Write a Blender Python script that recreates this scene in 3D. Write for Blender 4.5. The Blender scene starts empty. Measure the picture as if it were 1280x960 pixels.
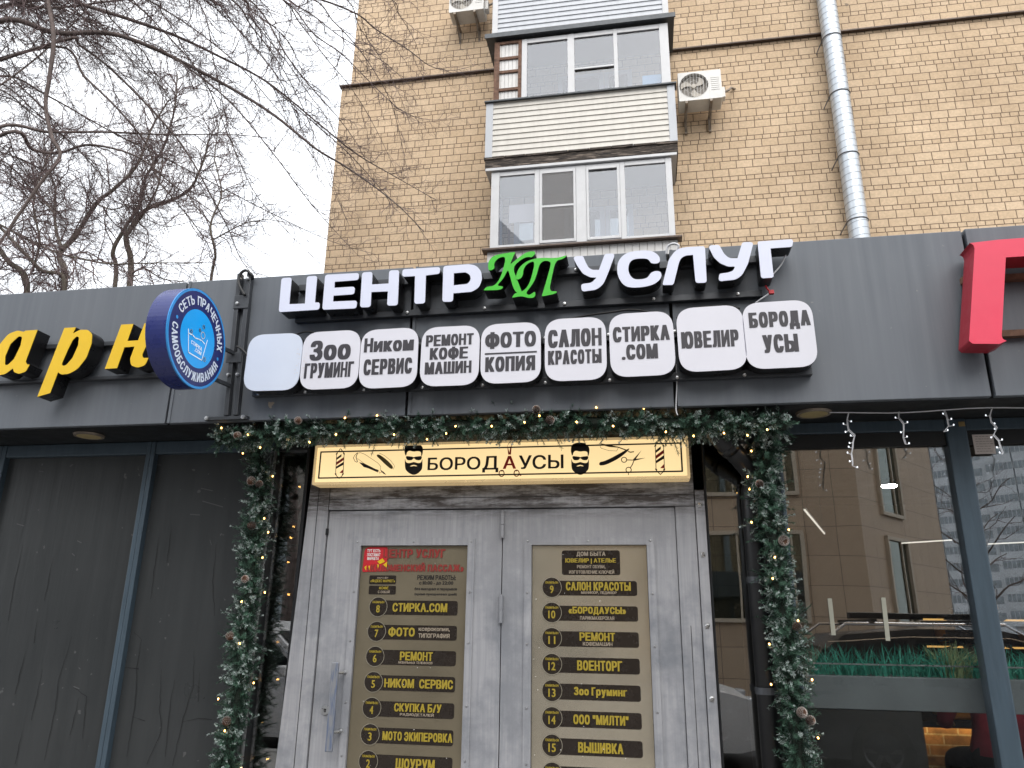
import bpy, bmesh, math, random
import numpy as np
from mathutils import Vector, Matrix
from mathutils.geometry import tessellate_polygon, interpolate_bezier

random.seed(7)
SC = bpy.context.scene
COL = SC.collection
R_ = math.radians

# ------------------------------------------------------------------ camera
F_PX, PITCH, YAW, ROLL = 943.02, R_(17.580), R_(10.003), R_(0.814)
CAM = Vector((0.0, -3.6, 1.6))
_cp, _sp, _cy, _sy = math.cos(PITCH), math.sin(PITCH), math.cos(YAW), math.sin(YAW)
FW = Vector((-_sy * _cp, _cy * _cp, _sp))
_r0 = Vector((_cy, _sy, 0)); _u0 = _r0.cross(FW)
RT = _r0 * math.cos(ROLL) + _u0 * math.sin(ROLL)
UP = -_r0 * math.sin(ROLL) + _u0 * math.cos(ROLL)
cam_d = bpy.data.cameras.new('camera'); cam_d.sensor_width = 36.0
cam_d.lens = F_PX / 1280 * 36.0; cam_d.clip_end = 2000; cam_d.clip_start = 0.05
cam_o = bpy.data.objects.new('camera', cam_d); COL.objects.link(cam_o)
cam_o.matrix_world = Matrix(((RT.x, UP.x, -FW.x, CAM.x), (RT.y, UP.y, -FW.y, CAM.y), (RT.z, UP.z, -FW.z, CAM.z), (0, 0, 0, 1)))
SC.camera = cam_o

# ------------------------------------------------------------------ sky, sun, exposure
SUN_EL, SUN_ROT = R_(48), R_(200)          # soft overcast sun from behind the photographer
w = bpy.data.worlds.new('World'); SC.world = w; w.use_nodes = True
nt = w.node_tree; nt.nodes.clear()
sky = nt.nodes.new('ShaderNodeTexSky'); sky.sky_type = 'NISHITA'; sky.sun_disc = False
sky.sun_elevation = SUN_EL; sky.sun_rotation = SUN_ROT; sky.air_density = 1.0; sky.dust_density = 4.0
mixs = nt.nodes.new('ShaderNodeMixRGB'); mixs.inputs[0].default_value = 0.88
tc = nt.nodes.new('ShaderNodeTexCoord'); nz = nt.nodes.new('ShaderNodeTexNoise')
nz.inputs['Scale'].default_value = 2.2; nz.inputs['Detail'].default_value = 4
rmp = nt.nodes.new('ShaderNodeValToRGB')
rmp.color_ramp.elements[0].position = .3; rmp.color_ramp.elements[0].color = (7.3, 7.65, 8.1, 1)
rmp.color_ramp.elements[1].position = .7; rmp.color_ramp.elements[1].color = (9.3, 9.45, 9.6, 1)
bg = nt.nodes.new('ShaderNodeBackground'); bg.inputs[1].default_value = 0.10
wo = nt.nodes.new('ShaderNodeOutputWorld')
L = nt.links.new
L(tc.outputs['Generated'], nz.inputs['Vector']); L(nz.outputs[0], rmp.inputs[0])
L(sky.outputs[0], mixs.inputs[1]); L(rmp.outputs[0], mixs.inputs[2])
L(mixs.outputs[0], bg.inputs[0]); L(bg.outputs[0], wo.inputs[0])
sd = bpy.data.lights.new('sun', 'SUN'); sd.energy = 0.9; sd.angle = R_(60); sd.color = (1, .965, .92)
so = bpy.data.objects.new('sun', sd); COL.objects.link(so)
_a, _e = R_(-70), SUN_EL
sdir = Vector((math.cos(_a) * math.cos(_e), math.sin(_a) * math.cos(_e), math.sin(_e)))
so.rotation_euler = sdir.to_track_quat('Z', 'Y').to_euler(); so.location = (3, -12, 20); sd.energy = 1.1
sky.sun_rotation = math.atan2(sdir.x, sdir.y)
SC.view_settings.view_transform = 'Standard'; SC.view_settings.look = 'None'
SC.view_settings.exposure = 1.22; SC.view_settings.gamma = 1; SC.view_settings.use_curve_mapping = False
SC.cycles.max_bounces = 10; SC.cycles.transparent_max_bounces = 24
SC.cycles.sample_clamp_indirect = 6; SC.cycles.caustics_reflective = False; SC.cycles.caustics_refractive = False

# ------------------------------------------------------------------ helpers: pixel -> point on a facade plane
def ray(px, py): return FW + RT * ((px - 640) / F_PX) + UP * ((480 - py) / F_PX)
def at(px, py, Y):
    d = ray(px, py); t = (Y - CAM.y) / d.y
    return CAM + d * t
def xz(px, py, Y):
    p = at(px, py, Y); return (p.x, p.z)
def rect(px0, py0, px1, py1, Y):
    xm, ym = (px0 + px1) / 2, (py0 + py1) / 2
    return at(px0, ym, Y).x, at(px1, ym, Y).x, at(xm, py1, Y).z, at(xm, py0, Y).z      # x0,x1,z0,z1

# ------------------------------------------------------------------ materials
MATS = {}
def nodes(name):
    m = bpy.data.materials.new(name); m.use_nodes = True
    n = m.node_tree; b = n.nodes['Principled BSDF']; return m, n, b
def N(n, t, **kw):
    x = n.nodes.new(t)
    for k, v in kw.items():
        if k in x.inputs: x.inputs[k].default_value = v
        else: setattr(x, k, v)
    return x
def pos_vec(n, stretch=(1, 1, 1)):
    g = N(n, 'ShaderNodeNewGeometry'); mp = N(n, 'ShaderNodeMapping'); mp.inputs['Scale'].default_value = stretch
    n.links.new(g.outputs['Position'], mp.inputs['Vector']); return mp.outputs[0]
def ramp(n, fac, a, b, p0=.3, p1=.7):
    r = N(n, 'ShaderNodeValToRGB'); e = r.color_ramp.elements
    e[0].position, e[1].position = p0, p1
    e[0].color = (*a, 1) if len(a) == 3 else a; e[1].color = (*b, 1) if len(b) == 3 else b
    n.links.new(fac, r.inputs[0]); return r.outputs[0]
def mixc(n, fac, a, b, mode='MIX'):
    m = N(n, 'ShaderNodeMixRGB'); m.blend_type = mode
    for i, v in ((0, fac), (1, a), (2, b)):
        if hasattr(v, 'links'): n.links.new(v, m.inputs[i])
        elif i == 0: m.inputs[0].default_value = v
        else: m.inputs[i].default_value = (*v, 1)
    return m.outputs[0]
def noise(n, vec, scale, detail=5, rough=.6):
    x = N(n, 'ShaderNodeTexNoise'); x.inputs['Scale'].default_value = scale; x.inputs['Detail'].default_value = detail
    x.inputs['Roughness'].default_value = rough; n.links.new(vec, x.inputs['Vector']); return x.outputs[0]
def bump(n, b, h, strength=.2, dist=.01):
    x = N(n, 'ShaderNodeBump'); x.inputs['Strength'].default_value = strength; x.inputs['Distance'].default_value = dist
    n.links.new(h, x.inputs['Height']); n.links.new(x.outputs[0], b.inputs['Normal'])
def surf(name, col, rough=.5, metal=0., var=.18, scale=6, stretch=(1, 1, 1), bmp=0., emit=None, es=0., rvar=.1, fine=60):
    if name in MATS: return MATS[name]
    m, n, b = nodes(name); MATS[name] = m
    v = pos_vec(n, stretch)
    f = noise(n, v, scale)
    lo = tuple(c * (1 - var) for c in col); hi = tuple(min(1, c * (1 + var)) for c in col)
    n.links.new(ramp(n, f, lo, hi), b.inputs['Base Color'])
    b.inputs['Metallic'].default_value = metal
    n.links.new(ramp(n, noise(n, v, scale * 2.7), (rough - rvar,) * 3, (rough + rvar,) * 3), b.inputs['Roughness'])
    if bmp: bump(n, b, noise(n, v, fine), bmp, .004)
    if emit: b.inputs['Emission Color'].default_value = (*emit, 1); b.inputs['Emission Strength'].default_value = es
    return m

# brick: two courses of large blocks, then one of small, 0.417 m period
def brick_mat():
    m, n, b = nodes('yellow_brick'); K = n.links.new
    g = N(n, 'ShaderNodeNewGeometry'); s = N(n, 'ShaderNodeSeparateXYZ'); K(g.outputs['Position'], s.inputs[0])
    def M(op, a, c=None):
        x = N(n, 'ShaderNodeMath'); x.operation = op
        for i, v in ((0, a), (1, c)):
            if v is None: continue
            if hasattr(v, 'links'): K(v, x.inputs[i])
            else: x.inputs[i].default_value = v
        return x.outputs[0]
    P, h, hs = 0.417, 0.1625, 0.092
    xx = M('ADD', s.outputs[0], s.outputs[1])                     # runs on round the corner
    zz = M('ADD', s.outputs[2], 0.145)
    k = M('FLOOR', M('DIVIDE', zz, P)); t = M('SUBTRACT', zz, M('MULTIPLY', k, P))
    def br(vecx, vecz, bw, rh, seed):
        c = N(n, 'ShaderNodeCombineXYZ'); K(vecx, c.inputs[0]); K(vecz, c.inputs[1])
        x = N(n, 'ShaderNodeTexBrick'); x.offset = .5
        x.inputs['Scale'].default_value = 1; x.inputs['Brick Width'].default_value = bw; x.inputs['Row Height'].default_value = rh
        x.inputs['Mortar Size'].default_value = .0078; x.inputs['Mortar Smooth'].default_value = .15; x.inputs['Bias'].default_value = -.1
        x.inputs['Color1'].default_value = (.625, .475, .322, 1); x.inputs['Color2'].default_value = (.56, .415, .27, 1)
        x.inputs['Mortar'].default_value = (.155, .106, .068, 1)
        K(c.outputs[0], x.inputs['Vector']); return x
    big = br(M('ADD', xx, M('MULTIPLY', k, 0.093)), M('ADD', t, M('MULTIPLY', k, 2 * h)), .288, h, 0)
    small = br(M('ADD', xx, M('MULTIPLY', k, .041)), M('ADD', M('SUBTRACT', t, 2 * h), M('MULTIPLY', k, hs)), .144, hs, 1)
    sel = M('GREATER_THAN', t, 2 * h)
    col = mixc(n, sel, big.outputs[0], small.outputs[0]); fac = mixc(n, sel, big.outputs[1], small.outputs[1])
    v = pos_vec(n)
    col = mixc(n, 1.0, col, ramp(n, noise(n, v, .55, 4), (.84, .82, .80), (1.08, 1.08, 1.08), .3, .7), 'MULTIPLY')
    col = mixc(n, 1.0, col, ramp(n, noise(n, v, 26, 5), (.86, .86, .86), (1.1, 1.1, 1.1)), 'MULTIPLY')
    # rain-washed soot running down from the ledges, patches of repair
    vs = pos_vec(n, (2.2, 2.2, .22))
    col = mixc(n, ramp(n, noise(n, vs, 1.2, 6), (0, 0, 0), (.30, .30, .30), .55, .8), col, (.30, .22, .145))
    vd = pos_vec(n, (1, 1, 1))
    col = mixc(n, ramp(n, noise(n, vd, 9, 2, .4), (0, 0, 0), (.75, .75, .75), .745, .775), col, (.17, .135, .105))
    K(col, b.inputs['Base Color']); b.inputs['Roughness'].default_value = .88
    inv = M('SUBTRACT', 1, fac)
    hgt = M('ADD', M('MULTIPLY', inv, 1.0), M('MULTIPLY', noise(n, v, 60), .25))
    bump(n, b, hgt, .55, .008); MATS['brick'] = m; return m

def glass_mat(name, base, fres=1.0, tint=(.75, .8, .8), rough=0.0, refl=(1, 1, 1)):
    m = bpy.data.materials.new(name); m.use_nodes = True; n = m.node_tree; n.nodes.clear()
    o = N(n, 'ShaderNodeOutputMaterial'); mx = N(n, 'ShaderNodeMixShader'); tr = N(n, 'ShaderNodeBsdfTransparent'); gl = N(n, 'ShaderNodeBsdfGlossy')
    tr.inputs[0].default_value = (*tint, 1); gl.inputs[0].default_value = (*refl, 1); gl.inputs['Roughness'].default_value = rough
    g = N(n, 'ShaderNodeNewGeometry'); dt = N(n, 'ShaderNodeVectorMath'); dt.operation = 'DOT_PRODUCT'
    n.links.new(g.outputs['Normal'], dt.inputs[0]); n.links.new(g.outputs['Incoming'], dt.inputs[1])
    def M(op, x, y=None):
        q = N(n, 'ShaderNodeMath'); q.operation = op
        for i, v_ in ((0, x), (1, y)):
            if v_ is None: continue
            if hasattr(v_, 'links'): n.links.new(v_, q.inputs[i])
            else: q.inputs[i].default_value = v_
        return q.outputs[0]
    sch = M('POWER', M('SUBTRACT', 1.0, M('ABSOLUTE', dt.outputs['Value'])), 5.0)      # Schlick, the same from both sides
    ma = N(n, 'ShaderNodeMath'); ma.operation = 'MULTIPLY_ADD'; ma.inputs[1].default_value = fres; ma.inputs[2].default_value = base; ma.use_clamp = True
    v = pos_vec(n); nn = noise(n, v, 1.4, 2)
    bp = N(n, 'ShaderNodeBump'); bp.inputs['Strength'].default_value = .02; bp.inputs['Distance'].default_value = .02
    n.links.new(nn, bp.inputs['Height']); n.links.new(bp.outputs[0], gl.inputs['Normal'])
    n.links.new(sch, ma.inputs[0]); n.links.new(ma.outputs[0], mx.inputs[0])
    n.links.new(tr.outputs[0], mx.inputs[1]); n.links.new(gl.outputs[0], mx.inputs[2]); n.links.new(mx.outputs[0], o.inputs[0])
    MATS[name] = m; return m

def fascia_mat():
    m, n, b = nodes('grey_composite'); v = pos_vec(n, (14, 14, .5)); v1 = pos_vec(n)
    c = ramp(n, noise(n, v, 2.0, 6), (.104, .118, .138), (.130, .145, .166), .3, .7)
    c = mixc(n, ramp(n, noise(n, v1, 1.3, 4), (0, 0, 0), (.5, .5, .5), .35, .75), c, (.146, .158, .175))
    c = mixc(n, ramp(n, noise(n, v1, 38, 2, .4), (0, 0, 0), (.6, .6, .6), .735, .76), c, (.22, .22, .22))
    n.links.new(c, b.inputs['Base Color'])
    n.links.new(ramp(n, noise(n, v, 1.4, 5), (.50,) * 3, (.64,) * 3), b.inputs['Roughness'])
    b.inputs['Metallic'].default_value = .15
    bump(n, b, noise(n, v1, 2.2, 2), .06, .02)
    MATS['fascia'] = m; return m

def door_mat():
    m, n, b = nodes('brushed_grey_paint'); K = n.links.new
    vv = pos_vec(n, (60, 60, 2.2)); vh = pos_vec(n, (1.5, 1.5, 9)); v1 = pos_vec(n)
    c = ramp(n, noise(n, vv, 1.0, 7), (.275, .282, .305), (.395, .398, .42), .3, .7)
    c = mixc(n, ramp(n, noise(n, v1, 2.1, 3), (.0,) * 3, (.16,) * 3, .4, .65), c, ramp(n, noise(n, pos_vec(n, (2, 2, 26)), 1.2, 7), (.17, .175, .19), (.38, .375, .38), .3, .7))
    c = mixc(n, ramp(n, noise(n, v1, 3.2, 6, .65), (0, 0, 0), (.95, .95, .95), .45, .66), c, (.185, .198, .222))
    c = mixc(n, ramp(n, noise(n, v1, 1.6, 5, .6), (0, 0, 0), (.5, .5, .5), .5, .7), c, (.43, .42, .43))
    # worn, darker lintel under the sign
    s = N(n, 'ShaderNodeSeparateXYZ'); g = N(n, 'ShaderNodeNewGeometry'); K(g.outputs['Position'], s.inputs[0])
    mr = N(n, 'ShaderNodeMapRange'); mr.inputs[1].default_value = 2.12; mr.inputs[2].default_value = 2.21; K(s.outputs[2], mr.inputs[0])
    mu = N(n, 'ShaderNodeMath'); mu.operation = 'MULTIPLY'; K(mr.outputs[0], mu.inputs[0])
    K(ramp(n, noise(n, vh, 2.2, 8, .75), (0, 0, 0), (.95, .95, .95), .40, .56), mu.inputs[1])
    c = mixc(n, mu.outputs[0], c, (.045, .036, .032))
    K(c, b.inputs['Base Color']); K(ramp(n, noise(n, vv, 2, 4), (.42,) * 3, (.62,) * 3), b.inputs['Roughness'])
    b.inputs['Metallic'].default_value = .1
    bump(n, b, noise(n, vv, 3, 5), .16, .004); MATS['door'] = m; return m

def film_mat():
    m, n, b = nodes('grey_window_film'); v1 = pos_vec(n); vv = pos_vec(n, (9, 9, .7))
    c = ramp(n, noise(n, vv, 1.2, 6), (.027, .0300, .0315), (.037, .0400, .0415), .3, .7)
    c = mixc(n, ramp(n, noise(n, v1, 1.1, 5), (0, 0, 0), (.6, .6, .6), .45, .75), c, (.044, .047, .048))
    c = mixc(n, ramp(n, noise(n, v1, 24, 2, .4), (0, 0, 0), (.5, .5, .5), .74, .765), c, (.13, .13, .13))
    n.links.new(c, b.inputs['Base Color']); n.links.new(ramp(n, noise(n, v1, 2), (.26,) * 3, (.38,) * 3), b.inputs['Roughness'])
    b.inputs['Specular IOR Level'].default_value = .35
    bump(n, b, noise(n, vv, 1.5, 3), .10, .02); MATS['film'] = m; return m

def wood_dark_mat():
    m, n, b = nodes('rotten_timber'); v = pos_vec(n, (2, 2, 24)); v1 = pos_vec(n)
    c = ramp(n, noise(n, v, 2.4, 8, .7), (.012, .010, .009), (.10, .078, .062), .42, .66)
    c = mixc(n, ramp(n, noise(n, pos_vec(n, (1.5, 1.5, 10)), 2.4, 6), (0, 0, 0), (.85, .85, .85), .53, .66), c, (.24, .195, .16))
    n.links.new(c, b.inputs['Base Color']); b.inputs['Roughness'].default_value = .9
    bump(n, b, noise(n, v, 5, 6), .5, .02); MATS['timber'] = m; return m

brick_mat(); fascia_mat(); door_mat(); film_mat(); wood_dark_mat()
glass_mat('shop_glass', .185, .7, (.93, .955, .95))
glass_mat('balcony_glass', .068, .7, (.70, .72, .76), refl=(.93, .96, 1))
glass_mat('far_glass', .16, .8, (.25, .29, .29), refl=(.85, .95, .93))
S = surf
S('mullion', (.058, .086, .112), .38, .2, .12, 5, (8, 8, .8))
S('black_metal', (.012, .013, .015), .38, .1, .2)
S('black_matt', (.006, .006, .0065), .8, 0, .2)
S('soffit', (.011, .012, .013), .5, .1, .25, 3)
S('dark_rail', (.052, .057, .065), .42, .3, .2)
S('steel', (.52, .53, .54), .32, .9, .15, 20)
S('letter_white', (.56, .585, .70), .4, 0, .02, 4, emit=(.80, .85, 1.0), es=.05)
S('tile_white', (.57, .57, .62), .42, 0, .03, 4, emit=(.88, .88, 1.0), es=.045)
S('tile_blank', (.53, .575, .67), .42, 0, .03, 4, emit=(.78, .87, 1.0), es=.04)
S('tile_text', (.032, .030, .038), .5, 0, .12, 30)
S('green_lit', (.035, .44, .012), .4, 0, .05, 4, emit=(.03, .7, .01), es=.02)
S('letter_black', (.008, .008, .009), .32, 0, .2)
S('yellow_face', (.72, .46, .008), .45, 0, .05, 5)
S('red_face', (.60, .04, .085), .42, 0, .05, 5, emit=(1, .07, .13), es=.06)
S('red_side', (.36, .020, .036), .4, 0, .08, 5)
S('navy', (.014, .022, .135), .35, 0, .05)
S('navy_drum', (.022, .032, .16), .3, 0, .06)
S('cyan_rim', (.035, .28, .68), .35, 0, .05)
S('cyan_core', (.008, .32, .78), .35, 0, .05, emit=(.01, .4, 1), es=.05)
S('sign_white', (.66, .74, .86), .4, 0, .03)
S('sign_pale', (.78, .90, 1.0), .4, 0, .03)
S('gold_face', (.60, .47, .27), .38, .2, .16, 1.6, emit=(1.0, .74, .37), es=.40)
S('gold_frame', (.66, .50, .28), .30, .6, .06, 3, emit=(1, .72, .36), es=.16)
S('print_black', (.010, .008, .008), .5, 0, .1)
S('print_red', (.50, .022, .012), .5, 0, .1)
S('print_olive', (.16, .115, .035), .5, 0, .1)
S('board_gold', (.25, .215, .15), .34, .62, .12, 2.2, (1, 1, 1), rvar=.05)
S('board_gold_sheen', (.62, .56, .44), .20, .78, .12, 2.2, (1, 1, 1), rvar=.05)  # the board gold made paler, reflected brightness put into its base colour
S('bar_dark', (.024, .018, .014), .25, .1, .15, 7)
S('bar_ring', (.34, .31, .24), .4, .3, .05)
S('bar_text', (.36, .27, .028), .5, .1, .05)
S('bar_text_pale', (.30, .25, .19), .5, 0, .05)
S('board_red', (.26, .026, .020), .5, 0, .08)
S('sticker_red', (.55, .018, .028), .4, 0, .05)
S('sticker_white', (.75, .72, .70), .5, 0, .05)
S('pvc', (.53, .535, .545), .34, 0, .05, 5)
S('siding_cream', (.56, .535, .485), .5, 0, .06, 3, (3, 3, .6))
S('siding_grey', (.47, .49, .52), .5, 0, .06, 3, (3, 3, .6))
S('siding_white', (.60, .59, .575), .5, 0, .08, 3, (3, 3, .6))
S('flashing', (.062, .068, .075), .45, .4, .2, 8)
S('flash_brown', (.085, .058, .045), .5, .2, .3, 10)
S('rust', (.15, .083, .055), .85, .1, .55, 14, bmp=.4)
S('panel_chalk', (.68, .67, .65), .7, 0, .08, 9)
S('concrete', (.30, .29, .27), .85, 0, .2, 6, bmp=.3)
S('galv', (.50, .54, .58), .36, .45, .10, 5, (3, 3, 1), rvar=.07)
S('galv_dark', (.20, .21, .23), .45, .7, .15, 12)
S('ac_white', (.66, .65, .62), .42, 0, .07, 6)
S('ac_fan', (.46, .42, .36), .5, 0, .1, 6)
S('ac_dark', (.20, .18, .155), .6, 0, .1, 6)
S('bracket_grey', (.26, .22, .18), .6, .4, .3, 14)
S('cable', (.010, .010, .011), .5, 0, .1)
S('cable_white', (.62, .63, .66), .45, 0, .1)
S('needle', (.058, .130, .085), .6, 0, .35, 12)
S('needle_dark', (.032, .080, .055), .6, 0, .35, 12)
S('needle_frost', (.40, .47, .45), .75, 0, .2, 30)
S('garland_core', (.010, .018, .012), .9, 0, .3, 20)
S('cone', (.10, .045, .024), .7, 0, .3, 40)
S('cone_tip', (.40, .36, .33), .8, 0, .1, 40)
S('bulb_warm', (.9, .6, .25), .4, 0, .02, 5, emit=(1, .52, .13), es=5)
S('bulb_cold', (.9, .92, 1), .4, 0, .02, 5, emit=(.85, .92, 1), es=.5)
S('bark', (.125, .098, .090), .9, 0, .35, 18, (1, 1, .3), bmp=.5)
S('bark_twig', (.145, .105, .105), .9, 0, .25, 10)
S('bark_grey', (.115, .100, .080), .9, 0, .35, 12, (1, 1, .3), bmp=.5)
S('lamp_disc', (.50, .40, .20), .5, .2, .1, 12)
S('paper', (.62, .56, .53), .8, 0, .06, 20)
S('brass', (.30, .22, .10), .5, .5, .2, 40)
S('asphalt', (.052, .052, .054), .9, 0, .25, 9, bmp=.4)
S('paving', (.22, .21, .20), .85, 0, .18, 7, bmp=.3)
S('kerb', (.30, .29, .28), .85, 0, .15, 9)
S('roofing', (.05, .05, .052), .9, 0, .2, 4)
S('tile_brown', (.235, .170, .125), .6, 0, .07, 2)
S('cream_trim', (.50, .43, .34), .6, 0, .06, 4)
S('tower_white', (.60, .63, .66), .8, 0, .10, .4)
S('tower_dark', (.29, .33, .36), .35, 0, .3, 1.2)
S('car_grey', (.045, .047, .052), .22, .5, .05, 3, rvar=.04)
S('car_white', (.62, .62, .63), .25, .1, .04, 3, rvar=.04)
S('car_glass', (.012, .014, .016), .06, 0, .05, 3, rvar=.02)
S('rubber', (.018, .018, .018), .85, 0, .2, 20)
S('wheel_rim', (.06, .06, .065), .35, .6, .1, 9)
S('chrome', (.7, .7, .72), .15, 1, .03, 9, rvar=.04)
S('head_lamp', (.6, .62, .65), .12, .3, .05, 9, rvar=.04)
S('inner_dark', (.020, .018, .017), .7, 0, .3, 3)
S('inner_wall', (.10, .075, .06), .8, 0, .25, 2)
def inner_brick():
    m, n, b = nodes('rustic_brick'); g = N(n, 'ShaderNodeNewGeometry'); s = N(n, 'ShaderNodeSeparateXYZ'); n.links.new(g.outputs['Position'], s.inputs[0])
    c = N(n, 'ShaderNodeCombineXYZ'); n.links.new(s.outputs[0], c.inputs[0]); n.links.new(s.outputs[2], c.inputs[1]); x = N(n, 'ShaderNodeTexBrick'); n.links.new(c.outputs[0], x.inputs['Vector'])
    for k, v in (('Scale', 1), ('Brick Width', .21), ('Row Height', .072), ('Mortar Size', .006)): x.inputs[k].default_value = v
    x.inputs['Color1'].default_value = (.30, .17, .09, 1); x.inputs['Color2'].default_value = (.13, .075, .045, 1); x.inputs['Mortar'].default_value = (.34, .30, .24, 1)
    n.links.new(mixc(n, 1.0, x.outputs[0], ramp(n, noise(n, pos_vec(n), 14, 5), (.5, .5, .5), (1.3, 1.3, 1.3)), 'MULTIPLY'), b.inputs['Base Color']); b.inputs['Roughness'].default_value = .9
    bump(n, b, noise(n, pos_vec(n), 20), .6, .01); MATS['inner_brick'] = m
inner_brick()
S('cushion', (.52, .19, .035), .8, 0, .15, 20, bmp=.2)
S('led_warm', (1, .75, .4), .5, 0, .01, 5, emit=(1, .60, .20), es=6)
S('led_white', (1, .95, .9), .5, 0, .01, 5, emit=(1, .90, .80), es=.45)
S('led_faint', (.5, .3, .1), .5, 0, .01, 5, emit=(1, .55, .16), es=.45)
S('led_white_bright', (1, .98, .95), .5, 0, .01, 5, emit=(1, .93, .84), es=70)
S('planter', (.20, .212, .225), .5, 0, .12, 5)
S('grass_teal', (.065, .40, .29), .55, 0, .35, 25)
S('grass_pale', (.42, .50, .26), .55, 0, .3, 25)
S('tape', (.30, .30, .25), .7, 0, .06, 20)
S('cloth_red', (.30, .026, .045), .85, 0, .25, 14, bmp=.3)
S('cloth_dark', (.02, .02, .024), .85, 0, .25, 14)
S('skin', (.42, .26, .19), .5, 0, .1, 14)
S('hair', (.055, .045, .045), .6, 0, .3, 40)
S('blue_box', (.22, .50, .72), .6, 0, .05, 5)
S('crack', (.010, .011, .012), .8, 0, .1, 5)
S('scratch', (.085, .088, .09), .8, 0, .1, 5)
S('mesh_screen', (.12, .12, .125), .8, 0, .15, 30)

# ------------------------------------------------------------------ object helpers
WL = {}                                                       # world position of every parent
def tag(o, label=None, cat=None, group=None, kind=None):
    for k, v in (('label', label), ('category', cat), ('group', group), ('kind', kind)):
        if v: o[k] = v
    return o
def empty(name, loc, label, cat, group=None):
    o = bpy.data.objects.new(name, None); o.empty_display_size = .1; o.location = loc; COL.objects.link(o)
    WL[o] = Vector(loc); return tag(o, label, cat, group)
class MB:
    def __init__(s): s.v = []; s.f = []; s.m = []
    def quad(s, a, b, c, d, mi=0):
        i = len(s.v); s.v += [tuple(a), tuple(b), tuple(c), tuple(d)]; s.f.append((i, i + 1, i + 2, i + 3)); s.m.append(mi)
    def tri(s, a, b, c, mi=0):
        i = len(s.v); s.v += [tuple(a), tuple(b), tuple(c)]; s.f.append((i, i + 1, i + 2)); s.m.append(mi)
    def box(s, x0, x1, y0, y1, z0, z1, mi=0):
        x0, x1 = min(x0, x1), max(x0, x1); y0, y1 = min(y0, y1), max(y0, y1); z0, z1 = min(z0, z1), max(z0, z1)
        i = len(s.v)
        s.v += [(x0, y0, z0), (x1, y0, z0), (x1, y1, z0), (x0, y1, z0), (x0, y0, z1), (x1, y0, z1), (x1, y1, z1), (x0, y1, z1)]
        for f in ((0, 3, 2, 1), (4, 5, 6, 7), (0, 1, 5, 4), (1, 2, 6, 5), (2, 3, 7, 6), (3, 0, 4, 7)):
            s.f.append(tuple(i + k for k in f)); s.m.append(mi)
        return s
    def obox(s, c, ax, ay, az, mi=0):                          # oriented box: centre and three half-axis vectors
        i = len(s.v); c, ax, ay, az = map(Vector, (c, ax, ay, az))
        for k in ((-1, -1, -1), (1, -1, -1), (1, 1, -1), (-1, 1, -1), (-1, -1, 1), (1, -1, 1), (1, 1, 1), (-1, 1, 1)):
            s.v.append(tuple(c + ax * k[0] + ay * k[1] + az * k[2]))
        for f in ((0, 3, 2, 1), (4, 5, 6, 7), (0, 1, 5, 4), (1, 2, 6, 5), (2, 3, 7, 6), (3, 0, 4, 7)):
            s.f.append(tuple(i + k for k in f)); s.m.append(mi)
        return s
    def bar(s, a, b, w, h, mi=0, up=(0, 0, 1)):
        a, b = Vector(a), Vector(b); d = (b - a); l = d.length; d /= l
        u = Vector(up); u = (u - d * u.dot(d))
        if u.length < 1e-4: u = Vector((0, 1, 0)); u = u - d * u.dot(d)
        u.normalize(); sd_ = d.cross(u)
        return s.obox((a + b) / 2, d * l / 2, sd_ * w / 2, u * h / 2, mi)
    def tube(s, pts, rad, n=8, mi=0, cap=True):
        pts = [Vector(p) for p in pts]; k = len(pts)
        if not hasattr(rad, '__len__'): rad = [rad] * k
        base = len(s.v); prev = None
        for i, p in enumerate(pts):
            d = (pts[min(i + 1, k - 1)] - pts[max(i - 1, 0)]).normalized()
            if prev is None:
                u = d.orthogonal().normalized()
            else:
                u = prev - d * prev.dot(d)
                u = u.normalized() if u.length > 1e-5 else d.orthogonal().normalized()
            prev = u; v = d.cross(u)
            for j in range(n):
                a = 2 * math.pi * j / n
                s.v.append(tuple(p + (u * math.cos(a) + v * math.sin(a)) * rad[i]))
        for i in range(k - 1):
            for j in range(n):
                a, b = base + i * n + j, base + i * n + (j + 1) % n
                s.f.append((a, b, b + n, a + n)); s.m.append(mi)
        if cap:
            s.f.append(tuple(base + j for j in range(n))[::-1]); s.m.append(mi)
            s.f.append(tuple(base + (k - 1) * n + j for j in range(n))); s.m.append(mi)
        return s
    def lathe(s, prof, c, ax='Z', n=24, mi=0):                 # profile of (radius, height)
        base = len(s.v); c = Vector(c)
        for r, h in prof:
            for j in range(n):
                a = 2 * math.pi * j / n; q = (r * math.cos(a), r * math.sin(a), h)
                if ax == 'Y': q = (q[0], q[2], q[1])
                if ax == 'X': q = (q[2], q[0], q[1])
                s.v.append(tuple(c + Vector(q)))
        for i in range(len(prof) - 1):
            for j in range(n):
                a, b = base + i * n + j, base + i * n + (j + 1) % n
                s.f.append((a, b, b + n, a + n)); s.m.append(mi)
        return s
    def plate(s, loops, y, fn=None, mi=0):                     # flat polygon (outer, holes...) in XZ at depth y
        fn = fn or (lambda a, b: (a, y, b))
        tris = tessellate_polygon([[Vector((a, b, 0)) for a, b in lp] for lp in loops])
        flat = [p for lp in loops for p in lp]; i = len(s.v)
        s.v += [fn(a, b) for a, b in flat]
        for t in tris: s.f.append(tuple(i + k for k in t)); s.m.append(mi)
        return s
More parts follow.
